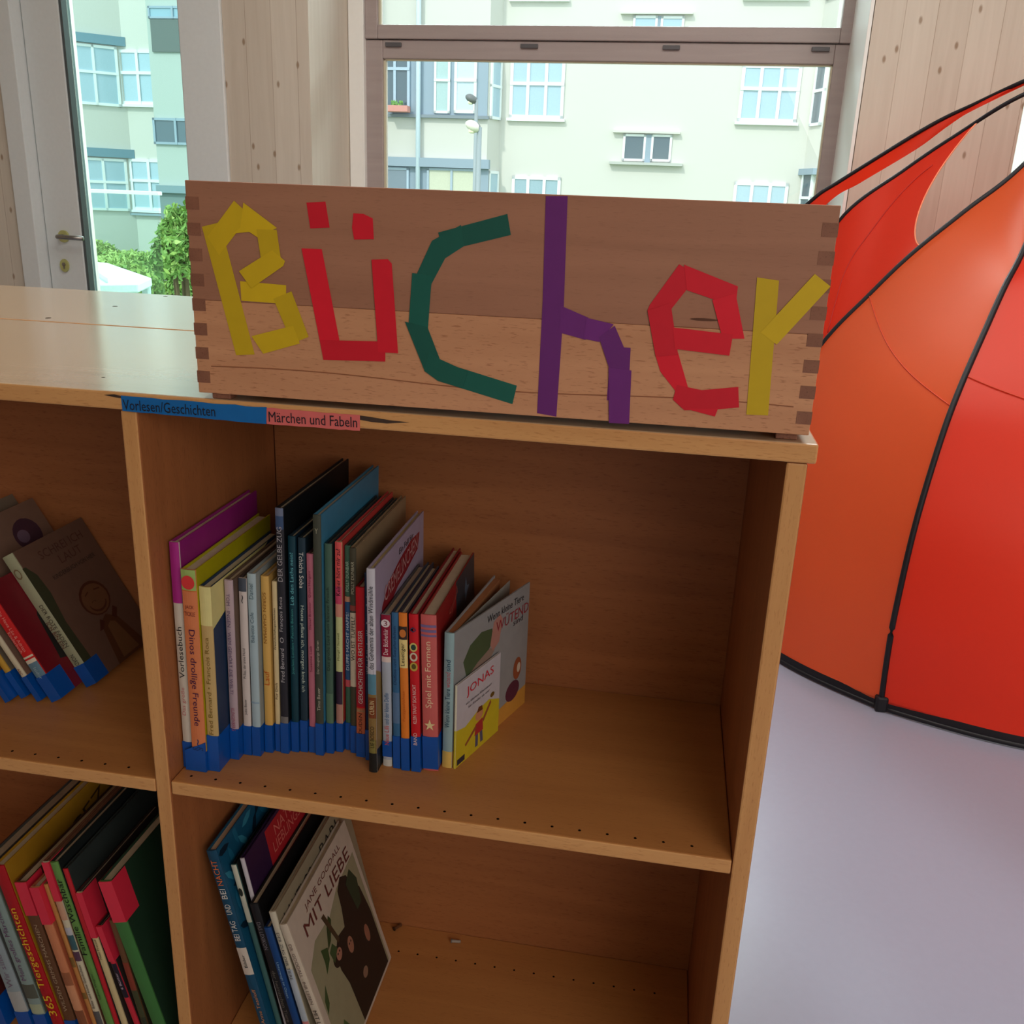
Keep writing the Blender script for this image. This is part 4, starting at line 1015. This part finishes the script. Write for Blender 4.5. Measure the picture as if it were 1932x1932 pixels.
make_book('small thin booklet with yellow meadow cover, propped in front of the board book', UR_G, M, 0.0028, 0.108, T.z - B.z, (226, 224, 200), (196, 190, 196), hard=False,
    bands=((0.0, 0.46, (214, 200, 60)),),
    art=(([(0, 0), (1, 0), (1, 0.42), (0.75, 0.52), (0.5, 0.5), (0.2, 0.42), (0, 0.46)], (206, 186, 40)), ([(0.42, 0.2), (0.44, 0.34), (0.6, 0.36), (0.62, 0.2)], (176, 50, 50)),
         (ell(0.52, 0.43, 0.09, 0.07), (206, 140, 100)), ([(0.46, 0.47), (0.5, 0.53), (0.58, 0.52), (0.6, 0.46)], (110, 60, 30)), ([(0.44, 0.33), (0.2, 0.2), (0.22, 0.17), (0.46, 0.29)], (150, 80, 50)), ([(0.6, 0.34), (0.78, 0.5), (0.8, 0.46), (0.62, 0.29)], (150, 80, 50)),
         ([(0.44, 0.2), (0.44, 0.05), (0.5, 0.05), (0.5, 0.2)], (80, 80, 110)), ([(0.54, 0.2), (0.56, 0.06), (0.62, 0.06), (0.6, 0.2)], (80, 80, 110)), ([(0.03, 0.02), (0.03, 0.09), (0.2, 0.09), (0.2, 0.02)], (40, 44, 60)), (ell(0.82, 0.55, 0.05, 0.03), (110, 84, 30))),
    ctext=(('JONAS', 0.52, 0.84, 0.62, 0.13, (206, 40, 60), 0.05), ('ein kleines Abenteuer', 0.5, 0.70, 0.6, 0.03, (80, 80, 90)), ('für Kinder ab vier', 0.5, 0.64, 0.5, 0.03, (80, 80, 90))))

# --- upper left compartment: books slumped to the left, spines set well back
UL_G = 'picture books slumped in the upper left compartment'
UL = [
 dict(label='brown-edged thin book at the frame edge, leftmost of the slumped ones', bl=(12, 1326), tl=(-78, 1160), w=12, d=0.16, spine=(120, 84, 60), board=(110, 74, 50), tape=0.042),
 dict(label='mustard thin book, left of the cream-spined slumped one', bl=(42, 1318), tl=(-64, 1120), w=14, d=0.19, h=0.262, spine=(206, 160, 60), board=(120, 108, 92), tape=0.042),
 dict(label='cream-spined book slumped left of the red and grey one', bl=(72, 1324), tl=(-52, 1100), w=12, d=0.2, h=0.256, spine=(214, 204, 176), board=(128, 100, 84), tape=0.040, texts=(('ABC', 0.17, 0.21, 0.5, (120, 60, 60), 'down'),),
      art=((ell(0.75, 0.82, 0.14, 0.1), (70, 44, 60)), (ell(0.7, 0.82, 0.06, 0.04), (110, 90, 110)))),
 dict(label='slumped red-spined book with white stripe and grey-blue foot, crimson and yellow cover', bl=(100, 1325), tl=(-33, 1115), w=25, d=0.15, spine=(212, 32, 34), board=(120, 20, 34), tape=0.040,
      bands=((0.0, 0.34, (104, 138, 158)), (0.34, 0.37, (230, 220, 200)), (0.385, 0.40, (230, 220, 200))), texts=(('Die Hexe Lilo & Adrian', 0.44, 0.8, 0.32, (240, 160, 150), 'down', 0.66), ('Kinderbuch', 0.44, 0.62, 0.26, (240, 160, 150), 'down', 0.3), ('Isidor', 0.2, 0.3, 0.3, (170, 196, 206), 'down')),
      art=(([(0.25, 0.25), (0.3, 0.62), (0.5, 0.86), (0.9, 0.8), (1, 0.2), (0.7, 0.15)], (30, 30, 30)), ([(0.55, 0.4), (0.6, 0.7), (0.8, 0.6), (0.95, 0.2), (0.75, 0.2)], (150, 124, 20)), ([(0.75, 0.0), (0.8, 0.24), (1, 0.3), (1, 0.0)], (140, 100, 50)))),
 dict(label='grey-brown book with a line-drawn laughing face, lying against the others, pale green spine', bl=(161, 1296), tl=(0, 1053), w=26, d=0.165, spine=(170, 172, 140), board=(112, 84, 70), tape=0.034,
      texts=(('ICH BIN EIN', 0.3, 0.5, 0.4, (110, 60, 50), 'down', 0.3), ('DER ROTE FADEN', 0.3, 0.62, 0.35, (70, 60, 50), 'down', 0.65), ('NORD', 0.16, 0.24, 0.4, (60, 60, 50), 'down'), ('O', 0.82, 0.9, 0.6, (130, 110, 80), 'down')),
      art=(([(0, 0.13), (0.11, 0.13), (0.09, 0.45), (0.13, 0.66), (0.11, 0.8), (0.04, 0.88), (0, 0.88)], (62, 66, 46)), (ell(0.56, 0.47, 0.2, 0.125), (84, 44, 30)), (ell(0.56, 0.465, 0.175, 0.11), (118, 80, 54)), (ell(0.52, 0.44, 0.035, 0.02), (84, 44, 30)), (ell(0.52, 0.443, 0.025, 0.013), (118, 80, 54)),
           (ell(0.56, 0.44, 0.12, 0.07, 14, pi, 2 * pi), (84, 44, 30)), (ell(0.56, 0.452, 0.115, 0.066, 14, pi, 2 * pi), (118, 80, 54)), ([(0.46, 0.52), (0.52, 0.535), (0.52, 0.525), (0.46, 0.51)], (84, 44, 30)), ([(0.6, 0.53), (0.68, 0.52), (0.68, 0.51), (0.6, 0.52)], (84, 44, 30)),
           ([(0.36, 0.0), (0.44, 0.3), (0.56, 0.34), (0.68, 0.28), (0.84, 0.0)], (92, 56, 36)), ([(0.46, 0.02), (0.5, 0.26), (0.56, 0.28), (0.62, 0.26), (0.72, 0.02)], (120, 84, 54)), ([(0.38, 0.26), (0.46, 0.33), (0.5, 0.3), (0.44, 0.26)], (80, 40, 30)), ([(0.62, 0.3), (0.7, 0.36), (0.74, 0.33), (0.66, 0.27)], (80, 40, 30))),
      ctext=(('SCHREI ICH', 0.56, 0.9, 0.62, 0.06, (92, 58, 50)), ('LAUT', 0.6, 0.815, 0.32, 0.06, (92, 58, 50)), ('KINDERBUCH VON HIER', 0.56, 0.73, 0.62, 0.03, (60, 46, 40)))),
]
_B = at_z(161, 1296, ZS); _T = at_y(0, 1053, _B.y); ul_lean = math.degrees(math.atan2(-(_T.x - _B.x), _T.z - _B.z))
for bk_ in UL: bk_['lean'] = ul_lean
row(UL, ZS, UL_G, None)

# --- lower left compartment
LL_G = 'picture books leaning in the lower left compartment'
def B_(**k): return k
def leaf(cy, cz, a, L_=0.058, w_=0.02):
    c_, s_ = cos(a), sin(a)
    return [(min(0.995, max(0.005, cy + p * c_ * L_ - q * s_ * w_)), min(0.995, max(0.005, cz + (p * s_ * L_ + q * c_ * w_) * 0.8))) for p, q in ((-1, 0), (-0.4, -0.8), (0.4, -0.8), (1, 0), (0.4, 0.8), (-0.4, 0.8))]
LL = [
 B_(label='thin dark red book at the frame edge of the lower left row', tl=(-104, 1690), p2=(-8, 1925), Y=0.03, w=22, d=0.24, spine=(190, 40, 50), board=(80, 30, 30), tape=0.05),
 B_(label='grey-blue picture-spined book, second from the frame edge below', tl=(-70, 1660), p2=(27, 1905), Y=0.03, w=28, d=0.27, spine=(150, 164, 170), board=(90, 92, 90), tape=0.035, tape2=None, texts=(('Wir sind da', 0.3, 0.6, 0.4, (130, 110, 130), 'up'), ('Buchstaben', 0.65, 0.9, 0.4, (120, 110, 120), 'up')), bands=((0.1, 0.27, (176, 178, 176)),)),
 B_(label='turquoise-grey story book with purple lettering, left of the red spine with 365', tl=(-36, 1656), p2=(57, 1900), Y=0.03, w=25, d=0.27, spine=(138, 158, 154), board=(100, 104, 90), tape=0.036, texts=(('Mein großes Märchenbuch', 0.36, 0.92, 0.5, (110, 74, 110), 'up'),), bands=((0.14, 0.2, (170, 180, 150)), (0.24, 0.33, (90, 92, 80)))),
 B_(label='red spine with big yellow number and title, mustard front cover', tl=(-14, 1634), p2=(94, 1917), Y=0.028, w=22, d=0.29, spine=(176, 22, 30), board=(170, 126, 30), tape=0.018,
    texts=(('365', 0.13, 0.28, 0.72, (236, 190, 40), 'up'), ('Tiergeschichten', 0.31, 0.77, 0.78, (236, 190, 40), 'up')), ctext=(('PEZ', 0.62, 0.88, 0.3, 0.08, (70, 50, 20), 0.2),), art=((ell(0.2, 0.6, 0.12, 0.08), (90, 60, 20)),)),
 B_(label='dark brown fairy-tale book with thin capitals under a red tape head', tl=(29, 1664), p2=(116, 1907), Y=0.03, w=22, d=0.25, spine=(104, 68, 42), board=(70, 44, 30), tape=0.036, tape2=(0.80, 1.0), texts=(('WILDEN GRIMMS MÄRCHEN', 0.17, 0.77, 0.4, (176, 150, 120), 'up'),)),
 B_(label='salmon book with wide red tape head and patchy brown pictures', tl=(57, 1674), p2=(142, 1912), Y=0.024, w=18, d=0.22, spine=(206, 130, 90), board=(170, 90, 60), tape=0.034, tape2=(0.78, 1.0), bands=((0.40, 0.48, (160, 98, 64)), (0.15, 0.24, (140, 84, 54)), (0.24, 0.40, (216, 150, 110)))),
 B_(label='narrow ochre book squeezed right of the salmon one', tl=(70, 1668), p2=(160, 1911), Y=0.03, w=8, d=0.22, spine=(196, 136, 74), board=(140, 90, 50), tape=0.03, bands=((0.5, 0.56, (130, 100, 50)), (0.3, 0.34, (130, 100, 50)))),
 B_(label='white and peach patchwork spine under a short red tape head, left of the green one', tl=(76, 1626), p2=(170, 1903), Y=0.03, w=13, d=0.26, spine=(214, 204, 176), board=(110, 70, 50), tape=0.035, tape2=(0.80, 1.0), pages=mat((150, 110, 84), 0.8),
    bands=((0.70, 0.80, (206, 160, 130)), (0.62, 0.66, (190, 190, 196)), (0.54, 0.62, (58, 96, 104)), (0.48, 0.53, (90, 60, 80)), (0.12, 0.2, (90, 90, 90))), texts=(('Bilder und kleine Geschichten', 0.22, 0.46, 0.4, (80, 76, 66), 'up'),)),
 B_(label='leaf-green spine with black slanted title', tl=(94, 1627), p2=(191, 1903), Y=0.03, w=15, d=0.26, spine=(104, 150, 74), board=(30, 36, 36), tape=0.038, texts=(('Familie Waschbär', 0.52, 0.92, 0.72, (20, 30, 16), 'up'), ('Sabine Wegner', 0.25, 0.45, 0.4, (60, 90, 40), 'up'))),
 B_(label='narrow plain red spine directly right of the leaf-green one', tl=(118, 1640), p2=(207, 1904), Y=0.03, w=9, d=0.24, spine=(196, 34, 44), board=(52, 60, 58), tape=0.036),
 B_(label='cream-striped spine below a long red tape head', tl=(144, 1684), p2=(220, 1905), Y=0.028, w=12, d=0.2, spine=(216, 196, 146), board=(60, 50, 46), tape=0.036, tape2=(0.73, 1.0), texts=(('Mein Freund', 0.6, 0.72, 0.4, (110, 100, 70), 'up'),)),
 B_(label='short red spine with a black name panel, red tape at its head', tl=(182, 1748), p2=(246, 1914), Y=0.028, w=11, d=0.16, spine=(206, 44, 62), board=(50, 44, 40), tape=0.03, tape2=(0.74, 1.0), bands=((0.46, 0.72, (32, 24, 40)),), texts=(('6 Bücher', 0.49, 0.69, 0.45, (206, 190, 206), 'up'),)),
 B_(label='brown and green woodland-patterned thin spine, left of the big green book', tl=(203, 1736), p2=(259, 1912), Y=0.028, w=12, d=0.16, spine=(112, 76, 44), board=(60, 56, 40), tape=0.03, bands=((0.3, 0.5, (70, 74, 44)), (0.12, 0.3, (50, 56, 36)), (0.5, 0.7, (140, 60, 40)))),
 B_(label='large green hardback nearest the divider, bright red tape at its head', tl=(187, 1663), p2=(288, 1932), Y=0.02, w=26, d=0.30, spine=(66, 124, 62), board=(34, 62, 44), tape=0.03, tape2=(0.79, 1.0)),
]
row(LL, ZL, LL_G, None)

# --- lower right compartment
LR_G = 'picture books leaning in the lower right compartment'
LR = [
 B_(label='blue leaf-patterned book with orange and white block title, leftmost in the lower right compartment', tl=(389, 1605), p2=(490, 1930), Y=0.05, w=20, d=0.28, spine=(18, 74, 104), board=(20, 84, 116), tape=0.0,
    bands=((0.44, 0.565, (212, 200, 186)), (0.0, 0.2, (26, 92, 120))), texts=(('BEI TAG', 0.60, 0.69, 0.55, (226, 222, 214), 'up'), ('UND', 0.72, 0.765, 0.55, (226, 222, 214), 'up'), ('BEI', 0.79, 0.835, 0.55, (226, 222, 214), 'up'), ('NACHT', 0.85, 0.96, 0.55, (232, 120, 60), 'up'), ('Bilder', 0.47, 0.54, 0.3, (60, 60, 60), 'up'), ('Anne Tessloff', 0.2, 0.38, 0.35, (206, 140, 90), 'up')),
    art=tuple((leaf(0.05 + 0.125 * (i % 8) + 0.05 * ((i // 8) % 2), 0.97 - 0.055 * (i // 8), i * 1.3 + 0.4 * (i % 3)), ((10, 36, 54), (52, 132, 158), (30, 104, 136))[(i * 2 + i // 8) % 3]) for i in range(64) if 0.05 + 0.125 * (i % 8) + 0.05 * ((i // 8) % 2) < 0.97)),
 B_(label='thin white-spined book with a small black emblem and olive head', tl=(436, 1632), p2=(521, 1930), Y=0.062, w=10, d=0.25, spine=(70, 110, 106), board=(26, 26, 26), tape=0.0, pages=mat((84, 90, 60), 0.8), bands=((0.72, 1.0, (206, 206, 186)),), texts=(('●', 0.85, 0.89, 0.8, (40, 46, 36), 'flat'),)),
 B_(label='purple-covered book with a red text block, standing behind the black one', tl=(452, 1620), p2=(535, 1930), Y=0.066, w=8, d=0.25, spine=(206, 200, 206), board=(46, 22, 60), tape=0.0, art=(([(0.25, 0.8), (0.25, 0.985), (0.98, 0.985), (0.98, 0.8)], (176, 34, 44)),), ctext=(('NATUR ALS', 0.6, 0.94, 0.5, 0.05, (216, 110, 100)), ('LIEBLINGSBUCH', 0.6, 0.88, 0.6, 0.05, (216, 110, 100)))),
 B_(label='large black book with faint grey spine lettering in the lower right compartment', tl=(459, 1706), p2=(528, 1910), Y=0.05, w=17, d=0.285, spine=(24, 24, 26), board=(16, 16, 18), tape=0.0, texts=(('DAS LEXIKON', 0.74, 0.9, 0.45, (130, 124, 130), 'down'), ('der heimischen Tiere', 0.3, 0.62, 0.4, (110, 104, 96), 'down'))),
 B_(label='deep blue book with light blue lettering, lower right, left of the cream one', tl=(484, 1750), p2=(545, 1930), Y=0.045, w=14, d=0.2, spine=(16, 66, 126), board=(14, 34, 66), tape=0.0, texts=(('Unterwegs im Ozean', 0.42, 0.9, 0.45, (140, 180, 210), 'down'),)),
 B_(label='cream hardback with rough black brush letters on its cover, left of the ape book', tl=(498, 1721), p2=(567, 1930), Y=0.048, w=13, d=0.27, spine=(206, 198, 176), board=(150, 140, 116), tape=0.0, bands=((0.1, 0.34, (206, 130, 130)), (0.34, 0.66, (176, 186, 196))), texts=(('DER ZUG DER TIERE', 0.55, 0.93, 0.45, (90, 90, 90), 'down'),),
    ctext=(('LAUTLOS', 0.24, 0.91, 0.36, 0.06, (26, 24, 24)), ('BARI', 0.68, 0.925, 0.26, 0.06, (26, 24, 24)))),
 B_(label='rightmost leaning hardback with apes painted on its pale grey cover and a two-line title', tl=(522, 1745), p2=(594, 1930), Y=0.046, w=17, d=0.225, back=None, spine=(204, 190, 170), board=(196, 182, 166), tape=0.0,
    texts=(('DR. GOODALL · IHR LEBEN', 0.5, 0.88, 0.4, (120, 100, 90), 'down'), ('MIT LIEBE', 0.30, 0.46, 0.5, (60, 50, 44), 'down')),
    art=(([(0.06, 0.02), (0.06, 0.66), (0.2, 0.74), (0.44, 0.72), (0.62, 0.78), (0.96, 0.80), (0.96, 0.02)], (150, 146, 116)),
         ([(0.42, 0.02), (0.40, 0.3), (0.36, 0.42), (0.36, 0.52), (0.44, 0.58), (0.56, 0.56), (0.6, 0.66), (0.62, 0.76), (0.70, 0.80), (0.78, 0.76), (0.82, 0.68), (0.9, 0.6), (0.94, 0.4), (0.94, 0.02)], (34, 30, 28)),
         (ell(0.38, 0.50, 0.075, 0.055), (34, 30, 28)), (ell(0.40, 0.50, 0.04, 0.034), (170, 120, 100)), (ell(0.56, 0.44, 0.04, 0.05), (160, 112, 90)), (ell(0.80, 0.34, 0.035, 0.055), (150, 100, 80)), (ell(0.62, 0.20, 0.04, 0.03), (140, 110, 90)), (ell(0.385, 0.51, 0.008, 0.006), K), (ell(0.415, 0.51, 0.008, 0.006), K), (ell(0.545, 0.455, 0.008, 0.006), K), (ell(0.575, 0.455, 0.008, 0.006), K),
         ([(0.74, 0.72), (0.84, 0.76), (0.9, 0.66), (0.86, 0.52), (0.78, 0.52)], (40, 62, 44)), ([(0.30, 0.60), (0.36, 0.70), (0.42, 0.74), (0.44, 0.7), (0.36, 0.62)], (44, 66, 36)), ([(0.22, 0.66), (0.3, 0.62), (0.28, 0.56), (0.2, 0.52), (0.22, 0.58)], (54, 80, 44)), ([(0.3, 0.58), (0.36, 0.60), (0.40, 0.54), (0.32, 0.50)], (60, 84, 50)),
         ([(0.08, 0.44), (0.14, 0.50), (0.12, 0.40), (0.07, 0.36)], (60, 84, 50)), ([(0.34, 0.78), (0.38, 0.78), (0.46, 0.56), (0.43, 0.55)], (70, 56, 40)), ([(0.1, 0.0), (0.14, 0.16), (0.2, 0.22), (0.26, 0.12), (0.3, 0.0)], (76, 100, 60))),
    ctext=(('JANE GOODALL', 0.52, 0.93, 0.74, 0.045, (110, 60, 54)), ('MIT LIEBE', 0.52, 0.845, 0.82, 0.075, (100, 44, 40)), ('Lorem', 0.72, 0.79, 0.0001, 0.0001, (150, 146, 116)))),
]
LR[-1]['ctext'] = LR[-1]['ctext'][:2]
row(LR, ZL, LR_G, None)

# ------------------------------------------------------------------ play tent
tent = thing('play_tent', 'orange pop-up play tent with black piped edges standing on the pale floor by the window', 'tent', (0.0, 0.0, 0.0))
ORANGE_LIT = fabric('tent_orange_lit', (255, 112, 62), (255, 96, 44), 0.5)  # glow of light through the left panel put into the colour
ORED = fabric('tent_red_orange', (250, 58, 34), (255, 62, 34), 0.5)
PIPE = mat((20, 18, 24), 0.5, noise=0.02)
O2 = at_y(2110, 120, 2.151)
def catmull(pts, n=40):
    pts = [Vector(p) for p in pts]; P = [pts[0] * 2 - pts[1]] + pts + [pts[-1] * 2 - pts[-2]]
    out = []; m_ = len(pts) - 1
    for i in range(n + 1):
        s_ = i / n * m_; k = min(int(s_), m_ - 1); t = s_ - k; a, b, c_, d_ = P[k:k + 4]
        out.append(0.5 * ((2 * b) + (c_ - a) * t + (2 * a - 5 * b + 4 * c_ - d_) * t * t + (3 * b - a - 3 * c_ + d_) * t ** 3))
    return out
def atv(x, y, P, Q):
    n = Vector((Q[1] - P[1], -(Q[0] - P[0]), 0)); return at_plane(x, y, (P[0], P[1], 0), n)
PA = (0.527, 1.479); PB = (0.165, 2.196); PO = (0.967, 2.151); PC = (1.329, 1.434)
ribA = catmull([(0.527, 1.479, 0.012)] + [atv(x, y, PA, PO) for x, y in ((1674, 1240), (1690, 1150), (1727, 990), (1775, 830), (1812, 730), (1860, 620), (1896, 540), (1932, 470))] + [at_y(2000, 310, 2.0), O2], 60)
ribB = catmull([(0.165, 2.196, 0.012), (0.185, 2.194, 0.35), (0.26, 2.19, 0.68)] + [atv(x, y, PB, PO) for x, y in ((1555, 645), (1640, 557), (1720, 480), (1822, 398), (1932, 311))] + [O2], 60)
ribC = catmull([(1.329, 1.434, 0.012), (1.40, 1.33, 0.5), (1.33, 1.50, 0.95), (1.18, 1.82, 1.35), O2], 60)
ribD = catmull([(0.10, 2.52, 0.012), (0.16, 2.50, 0.6), (0.30, 2.47, 1.02)] + [at_y(x, y, Y) for x, y, Y in ((1590, 409, 2.42), (1705, 322, 2.38), (1806, 254, 2.32), (1932, 178, 2.22))] + [O2 + Vector((0.02, 0.02, 0.02))], 60)
ribE = catmull([(0.0, 2.70, 0.012), (0.05, 2.68, 0.7), (0.14, 2.66, 1.1)] + [at_y(x, y, Y) for x, y, Y in ((1529, 380, 2.60), (1589, 339, 2.58), (1748, 241, 2.50), (1842, 195, 2.42), (1932, 153, 2.30))] + [O2 + Vector((0.02, 0.04, 0.07))], 60)
ribF = catmull([(1.75, 2.0, 0.012), (1.78, 1.98, 0.6), (1.6, 2.02, 1.15), (1.3, 2.1, 1.5), O2], 60)
for r_ in (ribA, ribB, ribC, ribD, ribE, ribF):
    w = MB(); w.tube(r_, 0.0078 if r_ in (ribA, ribB) else 0.0062, 8); w.build('piping', PIPE, tent, smooth=True)
def panel(r1, r2, bow, m, name='fabric_panel', n=24, out=Vector((0, 0, 0)), s1=None, s2=None, smax=None, belly=0.0):
    rows_ = []
    for i in range(len(r1)):
        s_ = i / (len(r1) - 1); row_ = []
        for j in range(n + 1):
            v = j / n; a = r1[i]; b = r2[i]
            p = a.lerp(b, v)
            p = p + out * (bow * (1 - s_) ** 2.2 + belly * sin(pi * s_)) * sin(pi * v)
            row_.append(p)
        rows_.append(row_)
    w = MB(); w.grid(rows_); o = w.build(name, m, tent, smooth=True, fix=False)
    return rows_, o
ab = Vector((-0.9, -0.45, 0)).normalized()
rAB, _ = panel(ribA, ribB, 0.125, ORANGE_LIT, out=ab, belly=-0.035)
rAC, _ = panel(ribA, ribC, 0.105, ORED, out=Vector((0.05, -1, 0)).normalized(), belly=-0.04)
rCF, _ = panel(ribC, ribF, 0.1, ORANGE_LIT, out=Vector((0.8, -0.6, 0)), belly=-0.04)
def webbing(rows_, name='base_trim', hgt=0.022):
    w = MB(); base = rows_[0]
    top_ = [p + Vector((0, 0, hgt)) for p in base]
    w.grid([[p + Vector((0, 0, -0.009)) for p in base], [p + Vector((-0.001, -0.003, 0.005)) for p in base], top_]); w.tube([p + Vector((0, 0, -0.003)) for p in base], 0.0075, 8)
    w.build(name, PIPE, tent, smooth=True, fix=False)
for r_ in (rAB, rAC, rCF): webbing(r_)
for P_ in (ribA[0], ribC[0], ribB[0]):
    w = MB(); w.box(P_.x - 0.016, P_.x + 0.016, P_.y - 0.014, P_.y + 0.014, 0.001, 0.045); w.build('corner_foot', PIPE, tent, bevel=0.006)
# partly open side: cloth between two ribs ending in a hollow free edge
def sub(r_, i0, i1, n=40):
    out = []
    for k in range(n + 1):
        s_ = i0 + (i1 - i0) * k / n; a = int(min(s_, len(r_) - 2)); out.append(r_[a].lerp(r_[a + 1], s_ - a))
    return out
def pix(p):
    q = CM.transposed() @ (Vector(p) - CAM_LOC); return (966 + FPX * q.x / -q.z, 966 - FPX * q.y / -q.z)
def nearest(r_, px_):
    best = min(range(len(r_)), key=lambda i: abs(pix(r_[i])[0] - px_) + (1000 if i < 12 else 0)); return best
nb_ = nearest(ribB, 1734); nd_ = nearest(ribD, 1853)
rows_ = []; n = 20; m_ = 40
for i in range(m_ + 1):
    rr = []
    for j in range(n + 1):
        v = j / n; s_ = i / m_ * (1 - 0.105 * sin(pi * v) ** 0.8)
        a = sub(ribB, 0, nb_, 200)[int(round(s_ * 200))] if False else None
        fa = s_ * nb_; fb_ = s_ * nd_
        ia = int(min(fa, len(ribB) - 2)); ib = int(min(fb_, len(ribD) - 2))
        rr.append(ribB[ia].lerp(ribB[ia + 1], fa - ia).lerp(ribD[ib].lerp(ribD[ib + 1], fb_ - ib), v))
    rows_.append(rr)
w = MB(); w.grid(rows_); w.build('fabric_panel', ORED, tent, smooth=True, fix=False)
w = MB(); w.tube(rows_[-1], 0.0022, 6); w.build('hem', mat((255, 150, 110), 0.6, noise=0.02), tent, smooth=True)
flat_ = [p for r_ in rows_ for p in r_]
pf_ = [pix(p) for p in flat_]
seam_and_shade_line = []
for x, y in ((1562, 626), (1572, 572), (1588, 521), (1608, 483), (1632, 449), (1657, 416), (1683, 384), (1708, 356), (1733, 330), (1760, 310)):
    k = min(range(len(flat_)), key=lambda q: (pf_[q][0] - x) ** 2 + (pf_[q][1] - y) ** 2); seam_and_shade_line.append(flat_[k] + Vector((0, -0.002, 0)))
seam_and_shade_line = catmull([seam_and_shade_line[0]] + [(seam_and_shade_line[k - 1] + seam_and_shade_line[k] * 2 + seam_and_shade_line[k + 1]) / 4 for k in range(1, len(seam_and_shade_line) - 1)] + [seam_and_shade_line[-1]], 40)
w = MB(); w.tube(seam_and_shade_line, 0.0016, 6); w.build('seam_and_shade_line', mat((190, 40, 30), 0.7, noise=0.02), tent, smooth=True)
# narrow flap under the rearmost rib
fl_low = catmull([(0.02, 2.695, 0.012), (0.09, 2.68, 0.7), (0.19, 2.66, 1.06)] + [at_y(x, y, Y) for x, y, Y in ((1560, 385, 2.60), (1625, 344, 2.58), (1733, 279, 2.50), (1806, 225, 2.42), (1905, 174, 2.32))], 60)
w = MB(); w.grid([[a.lerp(b, j / 4) for j in range(5)] for a, b in zip(ribE[:], fl_low)]); w.build('fabric_flap', ORED, tent, smooth=True, fix=False)
# thin curved lines; the front one paints the shadow arc on the cloth
def on_rows(rows_, s_, v):
    i = s_ * (len(rows_) - 1); j = v * (len(rows_[0]) - 1); a = int(min(i, len(rows_) - 2)); b = int(min(j, len(rows_[0]) - 2))
    return rows_[a][b].lerp(rows_[a + 1][b], i - a).lerp(rows_[a][b + 1].lerp(rows_[a + 1][b + 1], i - a), j - b)
for rws, s0, s1 in ((rAC, 0.52, 0.40), (rAB, 0.46, 0.50)):
    w = MB(); w.tube([on_rows(rws, s0 + (s1 - s0) * k / 20 - 0.03 * sin(pi * k / 20), k / 20) + Vector((-0.001, -0.003, 0)) for k in range(21)], 0.0013, 5); w.build('seam_and_shade_line', mat((214, 70, 40), 0.7, noise=0.02), tent, smooth=True)
